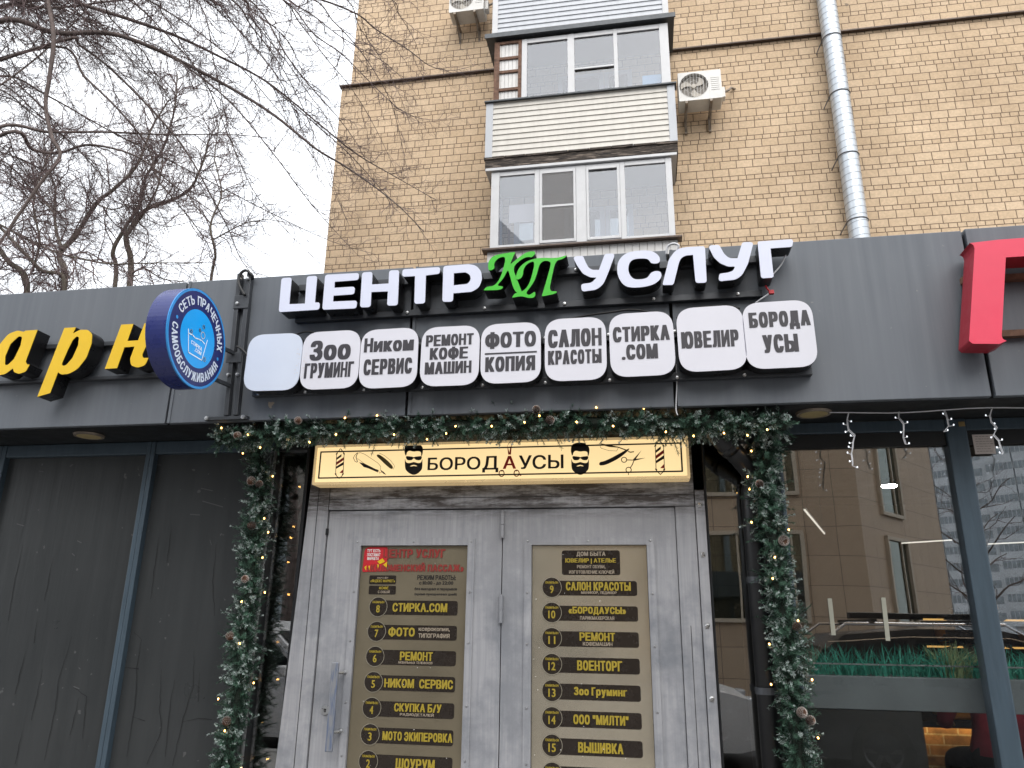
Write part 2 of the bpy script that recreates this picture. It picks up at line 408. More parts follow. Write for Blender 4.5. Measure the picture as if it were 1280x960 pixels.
    def rim(s, loops, y0, y1, mi=0, f0=None, f1=None):
        f0 = f0 or (lambda a, b: (a, y0, b)); f1 = f1 or (lambda a, b: (a, y1, b))
        for lp in loops:
            i = len(s.v); k = len(lp)
            s.v += [f0(a, b) for a, b in lp] + [f1(a, b) for a, b in lp]
            for j in range(k): s.f.append((i + j, i + (j + 1) % k, i + k + (j + 1) % k, i + k + j)); s.m.append(mi)
        return s
    def prism(s, loops, y0, y1, mi=0):
        s.plate(loops, y0, mi=mi); s.rim(loops, y0, y1, mi); s.plate(loops, y1, mi=mi); return s
    def build(s, name, mats, parent=None, smooth=False, bevel=0, seg=2):
        me = bpy.data.meshes.new(name)
        off = WL[parent] if parent is not None else Vector((0, 0, 0))
        o0 = Vector((0, 0, 0))
        if parent is None and s.v:
            a = np.array(s.v); mn, mx_ = a.min(0), a.max(0)
            o0 = Vector(((mn[0] + mx_[0]) / 2, (mn[1] + mx_[1]) / 2, mn[2])); off = o0
        me.from_pydata([(x - off.x, y - off.y, z - off.z) for x, y, z in s.v], [], s.f)
        if not isinstance(mats, (list, tuple)): mats = [mats]
        for m in mats: me.materials.append(MATS[m] if isinstance(m, str) else m)
        if len(mats) > 1: me.polygons.foreach_set('material_index', s.m)
        if smooth: me.polygons.foreach_set('use_smooth', [True] * len(s.f))
        me.update()
        o = bpy.data.objects.new(name, me); COL.objects.link(o)
        if parent is not None: o.parent = parent; WL[o] = WL[parent].copy()
        else: o.location = o0; WL[o] = o0
        if bevel:
            b = o.modifiers.new('bevel', 'BEVEL'); b.width = bevel; b.segments = seg; b.limit_method = 'ANGLE'; b.angle_limit = R_(40)
        return o

def build_each(g, name, mats, parent=None, **kw):
    """every loose piece of the builder becomes an object of its own"""
    par = list(range(len(g.v)))
    def find(a):
        while par[a] != a: par[a] = par[par[a]]; a = par[a]
        return a
    for f in g.f:
        for k in f[1:]: par[find(k)] = find(f[0])
    grp = {}
    for f, m in zip(g.f, g.m): grp.setdefault(find(f[0]), []).append((f, m))
    out = []
    for fs in grp.values():
        h = MB(); idx = {}
        for f, m in fs:
            nf = []
            for k in f:
                if k not in idx: idx[k] = len(h.v); h.v.append(g.v[k])
                nf.append(idx[k])
            h.f.append(tuple(nf)); h.m.append(m)
        out.append(h.build(name, mats, parent, **kw))
    return out

def roundp(pts, r, seg=5):
    """polygon with rounded corners; r is one radius or one per corner"""
    k = len(pts); out = []
    if not hasattr(r, '__len__'): r = [r] * k
    for i in range(k):
        p = Vector(pts[i]); a = Vector(pts[i - 1]); b = Vector(pts[(i + 1) % k])
        d0, d1 = a - p, b - p; l0, l1 = d0.length, d1.length; d0 /= l0; d1 /= l1
        ang = d0.angle(d1)
        if r[i] <= 0 or ang > 3.0: out.append(tuple(p)); continue
        t = min(r[i] / math.tan(ang / 2), l0 * .48, l1 * .48)
        s0, s1 = p + d0 * t, p + d1 * t
        for q in range(seg + 1):
            u = q / seg; out.append(tuple(s0 * (1 - u) ** 2 + p * 2 * u * (1 - u) + s1 * u * u))
    return out
def smooth_loop(pts, it=2):
    for _ in range(it):
        o = []
        for i in range(len(pts)):
            a, b = pts[i], pts[(i + 1) % len(pts)]
            o += [(a[0] * .75 + b[0] * .25, a[1] * .75 + b[1] * .25), (a[0] * .25 + b[0] * .75, a[1] * .25 + b[1] * .75)]
        pts = o
    return pts
def rrect(x0, x1, z0, z1, r, seg=8):
    return roundp([(x0, z0), (x1, z0), (x1, z1), (x0, z1)], r, seg)
def circ(cx, cz, r, n=28, rz=None):
    return [(cx + r * math.cos(2 * math.pi * i / n), cz + (rz or r) * math.sin(2 * math.pi * i / n)) for i in range(n)]

# ------------------------------------------------------------------ lettering: font outlines -> scanline trapezoids
_oc = {}
def outlines(s):
    if s in _oc: return _oc[s]
    c = bpy.data.curves.new('glyphs', 'FONT'); c.body = s; c.size = 1
    o = bpy.data.objects.new('glyphs', c); COL.objects.link(o)
    cu = o.evaluated_get(bpy.context.evaluated_depsgraph_get()).to_curve(bpy.context.evaluated_depsgraph_get())
    polys = []
    for sp in cu.splines:
        bp = sp.bezier_points; k = len(bp)
        if k < 2: continue
        pl = []
        for i in range(k):
            a, b = bp[i], bp[(i + 1) % k]
            pl += [(q.x, q.y) for q in interpolate_bezier(a.co, a.handle_right, b.handle_left, b.co, 6)[:-1]]
        polys.append(np.array(pl))
    bpy.data.objects.remove(o); bpy.data.curves.remove(c)
    _oc[s] = polys; return polys
def merge(iv):
    iv = sorted(iv); out = []
    for a, b in iv:
        if out and a <= out[-1][1]: out[-1][1] = max(out[-1][1], b)
        else: out.append([a, b])
    return out
def cross_at(polys, y):
    ev = []
    for p in polys:
        a = p; b = np.roll(p, -1, 0)
        up = (a[:, 1] <= y) & (b[:, 1] > y); dn = (a[:, 1] > y) & (b[:, 1] <= y)
        for msk, w_ in ((up, 1), (dn, -1)):
            if msk.any():
                A, B = a[msk], b[msk]
                for x in A[:, 0] + (y - A[:, 1]) / (B[:, 1] - A[:, 1]) * (B[:, 0] - A[:, 0]): ev.append((x, w_))
    ev.sort(); out = []; wn = 0
    for x, w_ in ev:
        if wn == 0: st = x
        wn += w_
        if wn == 0 and x > st: out.append([st, x])
    return out
def scanfill(polys, y0, y1, n, bx=0, by=0):
    """trapezoids covering the union of the outlines, thickened by bx, by"""
    def iv(y):
        l = cross_at(polys, y)
        if by > 0:
            for t in (-1, -.5, .5, 1): l += cross_at(polys, y + by * t)
        return merge([[a - bx, b + bx] for a, b in l])
    e = (y1 - y0) * 1e-4; ys = np.linspace(y0 + e, y1 - e, n + 1); L_ = [iv(y) for y in ys]; quads = []
    for k in range(n):
        A, B = L_[k], L_[k + 1]
        if len(A) == len(B) and all(a[0] < b[1] and b[0] < a[1] for a, b in zip(A, B)):
            quads += [(a[0], a[1], ys[k], b[0], b[1], ys[k + 1]) for a, b in zip(A, B)]
        else:
            quads += [(m_[0], m_[1], ys[k], m_[0], m_[1], ys[k + 1]) for m_ in iv((ys[k] + ys[k + 1]) / 2)]
    return quads
def text_quads(s, x0, x1, z0, z1, bold=.05, vb=None, n=26):
    """text stretched to fill the rectangle; bold is stroke growth as a share of the height"""
    if bold >= .03 and len(s) > 1: return impact_quads(s, x0, x1, z0, z1, .078 if bold > .055 else (.055 if bold > .04 else .035), vb, n)
    h = z1 - z0; bx = bold * h; by = (bold * .45 if vb is None else vb) * h
    P = outlines(s); al = np.vstack(P); mn, mx_ = al.min(0), al.max(0)
    sx = (x1 - x0 - 2 * bx) / (mx_[0] - mn[0]); sz = (h - 2 * by) / (mx_[1] - mn[1])
    P = [np.column_stack(((p[:, 0] - mn[0]) * sx + x0 + bx, (p[:, 1] - mn[1]) * sz + z0 + by)) for p in P]
    return scanfill(P, z0, z1, n, bx, by)
CELL = {'М': 1.22, 'Ш': 1.4, 'Щ': 1.45, 'Ю': 1.45, 'Ы': 1.36, 'Ж': 1.45, 'Ф': 1.25, ' ': .42, '.': .45, ',': .45, ':': .45, '-': .6, '|': .35, '"': .6, '«': .75, '»': .75, '(': .55, ')': .55, '1': .52, 'Г': .88, 'Т': .95, 'м': 1.2, 'к': .98, 'г': .85, '/': .7, 'Д': 1.1, 'А': 1.06}
def impact_quads(s, x0, x1, z0, z1, bold, vb, n):
    """heavy condensed lettering: every glyph fills its own cell, thick stems and narrow gaps"""
    P = [outlines(c) if c != ' ' else None for c in s]; al = np.vstack([q for p_ in P if p_ for q in p_]); lo, hi = al[:, 1].min(), al[:, 1].max()
    h = z1 - z0; bx = bold * h; by = (.028 if vb is None else vb) * h; cap = .7273 * (h - 2 * by) / (hi - lo)
    ws = [CELL.get(c, 1.0) for c in s]; tot = sum(ws); gap = min(.05 * h, .10 * (x1 - x0) / max(1, len(s))); x = x0; out = []; k0 = (x1 - x0 + gap) / tot
    for c, p_, w_ in zip(s, P, ws):
        cw = w_ * k0
        if p_ is not None:
            g = np.vstack(p_); mn, mx_ = g.min(0), g.max(0); wd = cw - gap; b_ = min(bx, wd * (.105 if c in 'ИМШЖЮЫиМмжНФ' else .15)) if c != '1' else min(bx, wd * .1); b2 = min(by, .25 * (mx_[1] - mn[1]) * (h - 2 * by) / (hi - lo))
            sx = (wd - 2 * b_) / max(1e-6, mx_[0] - mn[0]); sz = (h - 2 * by) / (hi - lo)
            q = [np.column_stack(((r[:, 0] - mn[0]) * sx + x + b_, (r[:, 1] - lo) * sz + z0 + by)) for r in p_]
            a, b = (mn[1] - lo) * sz + z0 + by - b2, (mx_[1] - lo) * sz + z0 + by + b2
            out += scanfill(q, a, b, max(6, int(n * (b - a) / h)), b_, b2)
        x += cw
    return out
def put(mb, quads, Y, mi=0, fn=None):
    fn = fn or (lambda a, b: (a, Y, b))
    for xa, xb, ya, xc, xd, yb in quads: mb.quad(fn(xa, ya), fn(xb, ya), fn(xd, yb), fn(xc, yb), mi)
def text_px(mb, s, px0, py0, px1, py1, Y, bold=.05, mi=0, n=26, vb=None):
    put(mb, text_quads(s, *rect(px0, py0, px1, py1, Y), bold, vb, n), Y, mi)
def zoomed(ox, oy, sc_, Y):
    return lambda pts: [xz(ox + a / sc_, oy + b / sc_, Y) for a, b in pts]
# ================================================================== GROUND (setting)
g = MB(); g.quad((-300, -300, 0), (300, -300, 0), (300, 300, 0), (-300, 300, 0))
tag(g.build('road', 'asphalt'), kind='structure')
g = MB(); g.box(-40, 40, -4.6, 7.0, 0.004, .13); tag(g.build('pavement', 'paving'), kind='structure')
g = MB(); g.box(-40, 40, -4.75, -4.603, 0.004, .15); tag(g.build('kerb', 'kerb', bevel=.02), kind='structure')

# ================================================================== APARTMENT BUILDING
AB = empty('apartment_building', (3, 8.9, 0), 'tall yellow brick apartment building with glazed balconies rising behind the grey shopfront', 'building')
WY = 8.9
g = MB(); g.box(-5.95, 16, WY, 20, 0, 12.33); g.build('wall', 'brick', AB)
g = MB(); g.box(-5.73, 16, WY - .045, 20, 12.36, 21); g.build('upper_wall', 'brick', AB)
g = MB(); g.box(-5.98, 16.02, WY - .075, WY + .3, 12.335, 12.362); g.build('ledge_shade_line', 'flash_brown', AB)  # ledge at the left; at the right its dark colour stands for shadow
BF = 8.0                                                        # balcony front
def ribs_h(mb, x0, x1, z0, z1, y, n, mi=0):                    # overlapping horizontal siding boards
    h = (z1 - z0) / n
    for i in range(n):
        a = z0 + i * h
        mb.quad((x0, y - .016, a), (x1, y - .016, a), (x1, y, a + h * .93), (x0, y, a + h * .93), mi)
        mb.quad((x0, y, a + h * .93), (x1, y, a + h * .93), (x1, y - .016, a + h), (x0, y - .016, a + h), mi)
def ribs_v(mb, x0, x1, z0, z1, y, n, mi=0):
    w_ = (x1 - x0) / n
    for i in range(n):
        a = x0 + i * w_
        mb.quad((a, y, z0), (a + w_ * .86, y, z0), (a + w_ * .86, y, z1), (a, y, z1), mi)
        mb.quad((a + w_ * .86, y, z0), (a + w_ * .93, y + .014, z0), (a + w_ * .93, y + .014, z1), (a + w_ * .86, y, z1), mi)
        mb.quad((a + w_ * .93, y + .014, z0), (a + w_, y, z0), (a + w_, y, z1), (a + w_ * .93, y + .014, z1), mi)
def side_boards(mb, x, y0, y1, z0, z1, n, sg, mi=0):
    h = (z1 - z0) / n
    for i in range(n):
        a = z0 + i * h
        mb.quad((x + sg * .016, y0, a), (x + sg * .016, y1, a), (x, y1, a + h * .93), (x, y0, a + h * .93), mi)
        mb.quad((x, y0, a + h * .93), (x, y1, a + h * .93), (x + sg * .016, y1, a + h), (x + sg * .016, y0, a + h), mi)

# ---- first (lower) balcony
B1 = MB(); B1.box(-2.58, .80, BF + .03, WY - .002, 6.72, 6.88).build('balcony', 'concrete', AB)
bal1 = B1 = [o for o in COL.objects if o.name == 'balcony'][0]
bal1['label'] = 'lower glazed balcony with white plastic window frames above the green letters'
g = MB(); ribs_v(g, -2.52, .74, 6.89, 7.76, BF + .01, 26); g.quad((-2.52, BF + .02, 6.89), (-2.52, WY, 6.89), (-2.52, WY, 7.76), (-2.52, BF + .02, 7.76)); g.quad((.74, BF + .02, 6.89), (.74, WY, 6.89), (.74, WY, 7.76), (.74, BF + .02, 7.76)); g.build('siding', 'siding_white', bal1)
g = MB(); g.box(-2.60, .81, BF - .09, BF + .12, 7.765, 7.795); g.build('sill_flashing', 'flash_brown', bal1)
zb, zt = 7.80, 9.36
X = lambda px, py=250: at(px, py, BF).x
fx = [X(613.5), X(623.7), X(668), X(674.5), X(720), X(733), X(775.5), X(782), X(834), X(842, 250)]
g = MB()
g.box(fx[0], fx[1], BF, BF + .07, zb, zt); g.box(fx[8], fx[9], BF, BF + .07, zb, zt)
for a, b in ((2, 3), (4, 5), (6, 7)): g.box(fx[a], fx[b], BF + .003, BF + .067, zb, zt)
for a, b in ((1, 2), (3, 4), (5, 6), (7, 8)):
    g.box(fx[a], fx[b], BF + .005, BF + .065, zb, zb + .085); g.box(fx[a], fx[b], BF + .005, BF + .065, zt - .09, zt)
g.box(fx[3], fx[4], BF - .008, BF + .02, 8.555, 8.60)
for a, b in ((3, 4), (5, 6)):                                  # opening sashes stand a little proud
    for u, v_ in ((fx[a] + .002, fx[a] + .045), (fx[b] - .045, fx[b] - .002)): g.box(u, v_, BF - .012, BF + .05, zb + .06, zt - .065)
    g.box(fx[a] + .045, fx[b] - .045, BF - .012, BF + .05, zb + .06, zb + .115); g.box(fx[a] + .045, fx[b] - .045, BF - .012, BF + .05, zt - .12, zt - .065)
fr = g.build('window_frame', 'pvc', bal1, bevel=.006)
for a, b in ((1, 2), (3, 4), (5, 6), (7, 8)):
    g = MB(); g.box(fx[a] - .01, fx[b] + .01, BF + .028, BF + .036, zb + .05, zt - .05); g.build('pane', 'balcony_glass', bal1)
g = MB()                                                       # insect screen of the opening sash
g.box(fx[3] + .05, fx[4] - .05, BF - .004, BF - .002, zb + .12, 8.55); g.box(fx[3] + .05, fx[4] - .05, BF - .004, BF - .002, 8.605, zt - .125)
m, n, b = nodes('screen_net'); b.inputs['Base Color'].default_value = (.25, .245, .245, 1); b.inputs['Alpha'].default_value = .5; b.inputs['Roughness'].default_value = .9
MATS['net'] = m; build_each(g, 'insect_screen', 'net', bal1)
g = MB(); g.box(-2.585, .805, BF - .045, WY - .004, 9.37, 9.425); g.build('soffit', 'pvc', bal1, bevel=.006)
g = MB()                                                       # side glazing
for xs in (-2.45, .69):
    g.box(xs - .02, xs + .02, BF + .07, BF + .13, zb, zt); g.box(xs - .02, xs + .02, WY - .06, WY - .003, zb, zt); g.box(xs - .02, xs + .02, BF + .13, WY - .06, zb, zb + .07); g.box(xs - .02, xs + .02, BF + .13, WY - .06, zt - .07, zt)
g.build('side_frame', 'pvc', bal1)
g = MB(); g.box(-2.455, -2.447, BF + .1, WY - .03, zb + .05, zt - .05); g.box(.687, .695, BF + .1, WY - .03, zb + .05, zt - .05); build_each(g, 'side_pane', 'balcony_glass', bal1)
def inner_openings(parent, z0, z1, spec):
    g = MB()
    for x0, x1, zz0 in spec:
        for a, b in ((x0, x0 + .09), (x1 - .09, x1)): g.box(a, b, WY - .05, WY - .004, zz0, z1)
        g.box(x0 + .09, x1 - .09, WY - .05, WY - .004, zz0, zz0 + .09); g.box(x0 + .09, x1 - .09, WY - .05, WY - .004, z1 - .09, z1)
    g.build('inner_frame', 'pvc', parent)
    g = MB()
    for x0, x1, zz0 in spec: g.box(x0 + .08, x1 - .08, WY - .03, WY - .02, zz0 + .08, z1 - .08)
    build_each(g, 'inner_pane', 'far_glass', parent)
inner_openings(bal1, 6.9, 9.0, ((-1.25, -.50, 7.75), (-.49, .02, 6.95), (-2.2, -1.7, 7.75)))
# ---- second balcony: rotten timber edge, cream siding, white windows, rusty end panels
g = MB()
g.box(-2.60, .83, BF - .01, WY - .002, 9.43, 9.655)
bal2 = g.build('balcony', 'timber', AB); bal2['label'] = 'middle balcony with cream siding over a rotten black timber edge and rusty end panels'
g = MB()
for i in range(9):                                              # torn roofing felt along the edge
    a = -2.62 + i * .385; g.box(a, a + .37, BF - .03 - .008 * random.random(), BF + .05, 9.625 + .012 * random.random(), 9.668 + .008 * random.random())
g.build('felt_strip', 'timber', bal2)
g = MB(); ribs_h(g, -2.47, .70, 9.67, 10.83, BF - .012, 10); side_boards(g, -2.585, BF + .02, WY, 9.67, 10.83, 10, -1); side_boards(g, .815, BF + .02, WY, 9.67, 10.83, 10, 1)
g.build('siding', 'siding_cream', bal2)
g = MB()
for a, b in ((-2.605, -2.47), (.70, .835)): g.box(a, b, BF - .035, BF + .06, 9.66, 10.83)
build_each(g, 'corner_trim', 'siding_grey', bal2, bevel=.005)
g = MB(); g.box(-2.63, .87, BF - .08, BF + .12, 10.832, 10.86); g.build('sill_flashing', 'flashing', bal2)
zb2, zt2 = 10.865, 12.24
gx = [at(652, 80, BF).x, at(658.7, 80, BF).x, at(709.4, 80, BF).x, at(718, 80, BF).x, at(767.5, 80, BF).x, at(772.5, 80, BF).x, at(826, 80, BF).x, at(837.5, 80, BF).x]
g = MB()
for a, b in ((0, 1), (2, 3), (4, 5), (6, 7)): g.box(gx[a], gx[b], BF, BF + .07, zb2, zt2)
for a, b in ((1, 2), (3, 4), (5, 6)):
    g.box(gx[a], gx[b], BF + .004, BF + .066, zb2, zb2 + .06); g.box(gx[a], gx[b], BF + .004, BF + .066, zt2 - .10, zt2)
g.box(gx[3], gx[4], BF - .006, BF + .020, 11.405, 11.445)
g.box(.71, .75, BF + .07, WY - .003, zb2, zb2 + .06); g.box(.71, .75, BF + .07, WY - .003, zt2 - .08, zt2); g.box(.71, .75, WY - .08, WY - .003, zb2 + .06, zt2 - .08)
g.build('window_frame', 'pvc', bal2, bevel=.006)
for a, b in ((1, 2), (3, 4), (5, 6)):
    g = MB(); g.box(gx[a] - .01, gx[b] + .01, BF + .03, BF + .038, zb2 + .04, zt2 - .06); g.build('pane', 'balcony_glass', bal2)
g = MB(); g.box(.726, .734, BF + .07, WY - .08, zb2 + .04, zt2 - .06); g.build('side_pane', 'balcony_glass', bal2)
rx0, rx1 = at(617.5, 90, BF).x, at(652, 90, BF).x - .004
zs_ = [10.865, 11.16, 11.56, 11.87, 12.23]
g = MB()
for a, b in ((rx0, rx0 + .10), (rx1 - .065, rx1)): g.box(a, b, BF, BF + .07, 10.865, 12.24)
for z in zs_[1:]: g.box(rx0 + .10, rx1 - .065, BF + .004, BF + .05, z - .045, z + .01)
g.box(rx0, rx0 + .05, BF + .07, WY - .01, 12.18, 12.24); g.box(rx0, rx0 + .05, BF + .07, WY - .01, 10.87, 10.93)
g.build('rusty_frame', 'rust', bal2)
g = MB()
for z0, z1 in zip(zs_[:-1], zs_[1:]): ribs_v(g, rx0 + .06, rx1 - .03, z0, z1, BF + .035, 6)
g.quad((rx0 + .02, BF + .07, 10.87), (rx0 + .02, WY - .01, 10.87), (rx0 + .02, WY - .01, 12.2), (rx0 + .02, BF + .07, 12.2))
g.build('end_panel', 'panel_chalk', bal2)
inner_openings(bal2, 9.7, 12.0, ((-1.35, -.45, 10.7), (-.44, .1, 9.75)))
g = MB(); g.box(-2.64, .905, BF - .06, WY - .05, 12.29, 12.36); g.box(-2.66, .925, BF - .09, BF - .06, 12.285, 12.385); g.build('roof_flashing', 'flashing', bal2)
# ---- third balcony, cut by the top of the picture
g = MB(); g.box(-2.50, .78, BF + .0, WY - .05, 12.365, 12.44)
bal3 = g.build('balcony', 'concrete', AB); bal3['label'] = 'topmost balcony with grey horizontal siding cut by the top edge'
g = MB(); ribs_h(g, -2.42, .70, 12.445, 13.56, BF - .012, 10); side_boards(g, -2.50, BF + .02, WY - .05, 12.445, 13.56, 10, -1); side_boards(g, .78, BF + .02, WY - .05, 12.445, 13.56, 10, 1); g.build('siding', 'siding_grey', bal3)
g = MB()
for a, b in ((-2.53, -2.42), (.70, .81)): g.box(a, b, BF - .035, BF + .06, 12.42, 13.56)
build_each(g, 'corner_trim', 'pvc', bal3, bevel=.005)
g = MB(); g.box(-2.56, .84, BF - .08, BF + .12, 13.562, 13.59); g.build('sill_flashing', 'flashing', bal3)
g = MB()
for a in (-2.5, -1.7, -.85, 0, .72): g.box(a, a + .06, BF, BF + .07, 13.59, 15.0)
for a, b in ((-2.44, -1.7), (-1.64, -.85), (-.79, 0), (.06, .72)): g.box(a, b, BF + .004, BF + .066, 13.59, 13.66); g.box(a, b, BF + .004, BF + .066, 14.93, 15.0)
g.build('window_frame', 'pvc', bal3)
g = MB(); g.box(-2.44, .72, BF + .03, BF + .036, 13.62, 14.96); g.build('pane', 'balcony_glass', bal3)
g = MB(); g.box(-2.56, .85, BF - .03, WY - .05, 15.0, 15.2); g.build('roof_slab', 'concrete', bal3)

# things stored on the balconies
px = rect(803, 96, 827, 108, BF + .12); g = MB(); g.box(px[0], px[1], BF + .10, BF + .30, 10.80, 11.20)
tag(g.build('storage_box', 'blue_box', bevel=.006), 'light blue box standing behind the glass of the middle balcony', 'box')
g = MB(); g.box(-2.18, -1.72, BF + .20, BF + .215, 8.42, 8.78)
BRD = empty('display_board', (-1.95, BF + .2, 6.9), 'pale paper board on a wooden easel behind the lower balcony glass', 'board')
g.build('board', 'paper', BRD)
for x in (-2.2, -1.74):
    g = MB(); g.box(x, x + .04, BF + .216, BF + .25, 6.89, 8.6); g.build('leg', 'cone', BRD)

# ================================================================== AIR CONDITIONERS
def air_con(x0, x1, z0, z1, label, group):
    y0, y1 = 8.33, 8.68; w_, h_ = x1 - x0, z1 - z0
    t = empty('air_conditioner', ((x0 + x1) / 2, WY, z0 - .2), label, 'air conditioner', group)
    cx, cz, r = x0 + w_ * .36, z0 + h_ * .52, h_ * .42
    g = MB(); outer = rrect(x0, x1, z0, z1, .02, 3)
    g.plate([outer, circ(cx, cz, r, 32)[::-1]], y0); g.rim([outer], y0, y1); g.plate([outer], y1); g.rim([circ(cx, cz, r, 32)], y0, y0 + .07)
    g.build('casing', 'ac_white', t, bevel=.004)
    g = MB(); g.plate([circ(cx, cz, r, 32)], y0 + .068); g.build('fan_recess', 'ac_dark', t)
    g = MB()
    for k in range(3):
        a = k * 2.094 + .5; pr = []
        for u, rr in ((-.15, .05), (.35, .6), (.75, .92), (.15, .95), (-.35, .7)):
            pr.append((cx + r * rr * math.cos(a + u), cz + r * rr * math.sin(a + u)))
        g.plate([smooth_loop(pr, 2)], y0 + .045)
    g.lathe([(.001, -.02), (r * .17, -.015), (r * .2, .03), (.001, .03)], (cx, y0 + .03, cz), 'Y', 14)
    g.build('fan', 'ac_fan', t)
    g = MB()
    for k in range(-4, 5):
        dx = k * r / 4.6; hh = math.sqrt(max(0, r * r - dx * dx)); g.box(cx + dx - .002, cx + dx + .002, y0 - .008, y0 - .003, cz - hh, cz + hh)
    for rr in (.35, .68, 1.0): g.tube([(cx + r * rr * math.cos(a * .2618), y0 - .006, cz + r * rr * math.sin(a * .2618)) for a in range(25)], .0018, 4, cap=False)
    g.build('grille', 'ac_white', t)
    g = MB()
    for k in range(7): g.box(x0 + w_ * .76, x0 + w_ * .95, y0 - .006, y0 + .001, z0 + h_ * (.30 + .07 * k), z0 + h_ * (.335 + .07 * k))
    g.box(x0 + w_ * .715, x0 + w_ * .722, y0 - .004, y0 + .001, z0 + .02, z1 - .02); g.build('louvre', 'ac_white', t)
    g = MB(); g.box(x1, x1 + .07, y0 + .12, y0 + .26, z0 + .10, z0 + .32); g.build('valve_cover', 'ac_white', t, bevel=.01)
    for x in (x0 + w_ * .17, x0 + w_ * .74):
        g = MB(); g.bar((x, y0 + .0, z0 - .025), (x, WY - .003, z0 - .025), .045, .045); g.bar((x, WY - .03, z0 - .05), (x, WY - .03, z0 - .33), .045, .045, up=(0, 1, 0))
        g.bar((x, y0 + .1, z0 - .045), (x, WY - .04, z0 - .29), .025, .025); g.build('bracket', 'bracket_grey', t)
    g = MB(); xs = x1 + .05
    g.tube([(xs, y0 + .2, z0 + .26), (xs + .1, y0 + .2, z0 + .3), (xs + .16, y0 + .3, z0 + .42), (xs + .2, WY - .06, z0 + .58), (xs + .28, WY + .02, z0 + .60)], .022, 7); g.build('pipe', 'bracket_grey', t)
    return t
air_con(.93, 1.70, 10.74, 11.36, 'white air conditioner on the brick wall beside the middle balcony', 'air conditioners on the brick wall')
air_con(-3.52, -2.80, 13.42, 14.0, 'white air conditioner hung high beside the topmost balcony', 'air conditioners on the brick wall')

# ================================================================== GALVANISED VENT DUCT
VD = empty('vent_duct', (3.785, 8.66, 0), 'shiny galvanised spiral vent duct running up the brick wall', 'duct')
cx, cy, r = 3.785, 8.66, .166
g = MB(); g.tube([(cx, cy, 0.1 + i * .5) for i in range(42)], r, 36); g.build('duct', 'galv', VD, smooth=True)
g = MB(); g.tube([(cx + (r + .001) * math.cos(a), cy + (r + .001) * math.sin(a), 3 + .133 * a / 6.2832) for a in np.arange(0, 6.2832 * 105, .24)], .0035, 4); g.build('spiral_seam', 'galv_dark', VD)
for z in (5.7, 6.95, 8.21, 9.50, 10.79, 12.03, 13.3, 14.6):
    g = MB(); g.tube([(cx + (r + .006) * math.cos(a * .2618), cy + (r + .006) * math.sin(a * .2618), z) for a in range(25)], .011, 5, cap=False)
    g.bar((cx - r - .005, cy, z), (cx - r - .07, WY - .002, z - .10), .014, .014); g.build('clamp', 'galv_dark', VD)
g = MB(); g.tube([(1.33, 8.55, 7.86), (1.36, 8.8, 7.83), (1.40, 8.95, 7.80)], .03, 8)
g.lathe([(.001, -.02), (.05, -.02), (.05, .03), (.001, .03)], (1.33, 8.55, 7.86), 'Y', 10)
tag(g.build('floodlight', 'bracket_grey'), 'small brown lamp arm sticking out of the brick wall above the last white letter', 'lamp')

# ================================================================== SHOP PAVILION
ZB, ZT = 2.61, 3.46
PV = empty('shop_pavilion', (0, 3, 0), 'single storey shop pavilion with dark grey panelled fascia and tall windows', 'shop building')
g = MB(); g.box(-12, 9, .05, 6.6, 3.28, 3.44); g.build('roof', 'roofing', PV)
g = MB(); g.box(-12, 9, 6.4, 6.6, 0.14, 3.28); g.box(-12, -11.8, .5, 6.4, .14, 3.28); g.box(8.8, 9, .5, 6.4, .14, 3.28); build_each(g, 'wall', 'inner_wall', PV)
g = MB(); g.box(-12, 9, .045, .40, ZB + .002, ZB + .03); g.build('soffit', 'soffit', PV)
g = MB(); g.box(-12, 9, .036, .05, ZB + .03, ZT - .01); g.build('fascia_backing', 'black_matt', PV)
seams = [-12, -10.6, -9.25, -7.9, -6.57, -5.22, -3.89, -2.545, -1.186, .174, 1.585, 2.95, 4.3, 5.66, 7.0, 9]
for a, b in zip(seams[:-1], seams[1:]):
    dz = -.002 if a < 1.5 else .006
    g = MB(); g.box(a + .008, b - .008, 0, .034, ZB, ZT + dz - .004); g.box(a + .008, b - .008, .034, .12, ZT - .03 + dz, ZT + dz); g.build('fascia_panel', 'fascia', PV, bevel=.004)
g = MB()
for a in seams[1:-1]: g.box(a + .0085, a + .024, -.006, -.0005, ZB + .002, ZT - .008)     # folded seam flange
build_each(g, 'seam_flange', 'fascia', PV)
WYP = .42                                                       # window plane
# --- left windows with grey film
def shop_window(x0, x1, mat, z0=.35, head=2.535, label=None, frame='mullion', w0=.055, w1=.055, sill=True):
    g = MB()
    g.box(x0 - w0 / 2, x0 + w0 / 2, WYP - .03, WYP + .05, .14, ZB); g.box(x1 - w1 / 2, x1 + w1 / 2, WYP - .03, WYP + .05, .14, ZB)
    g.box(x0 + w0 / 2, x1 - w1 / 2, WYP - .026, WYP + .046, head, ZB); g.box(x0 + w0 / 2, x1 - w1 / 2, WYP - .026, WYP + .046, .14, z0)
    f = g.build('shop_window', frame, PV, bevel=.004)
    if label: f['label'] = label
    g = MB(); g.box(x0 + w0 / 2 - .01, x1 - w1 / 2 + .01, WYP + .008, WYP + .016, z0 - .01, head + .01); p_ = g.build('pane', mat, f)
    return f
wl0 = shop_window(-5.9, -4.94, 'film'); wl1 = shop_window(-4.885, -3.931, 'film', w1=.03)
wl2 = shop_window(-3.90, -2.9065, 'film', w0=.03, w1=.028, label='window covered with cracked dark grey film under the yellow letters')
wl3 = shop_window(-2.8775, -2.110, 'film', w0=.028, w1=.02, label='window covered with cracked dark grey film beside the garland')
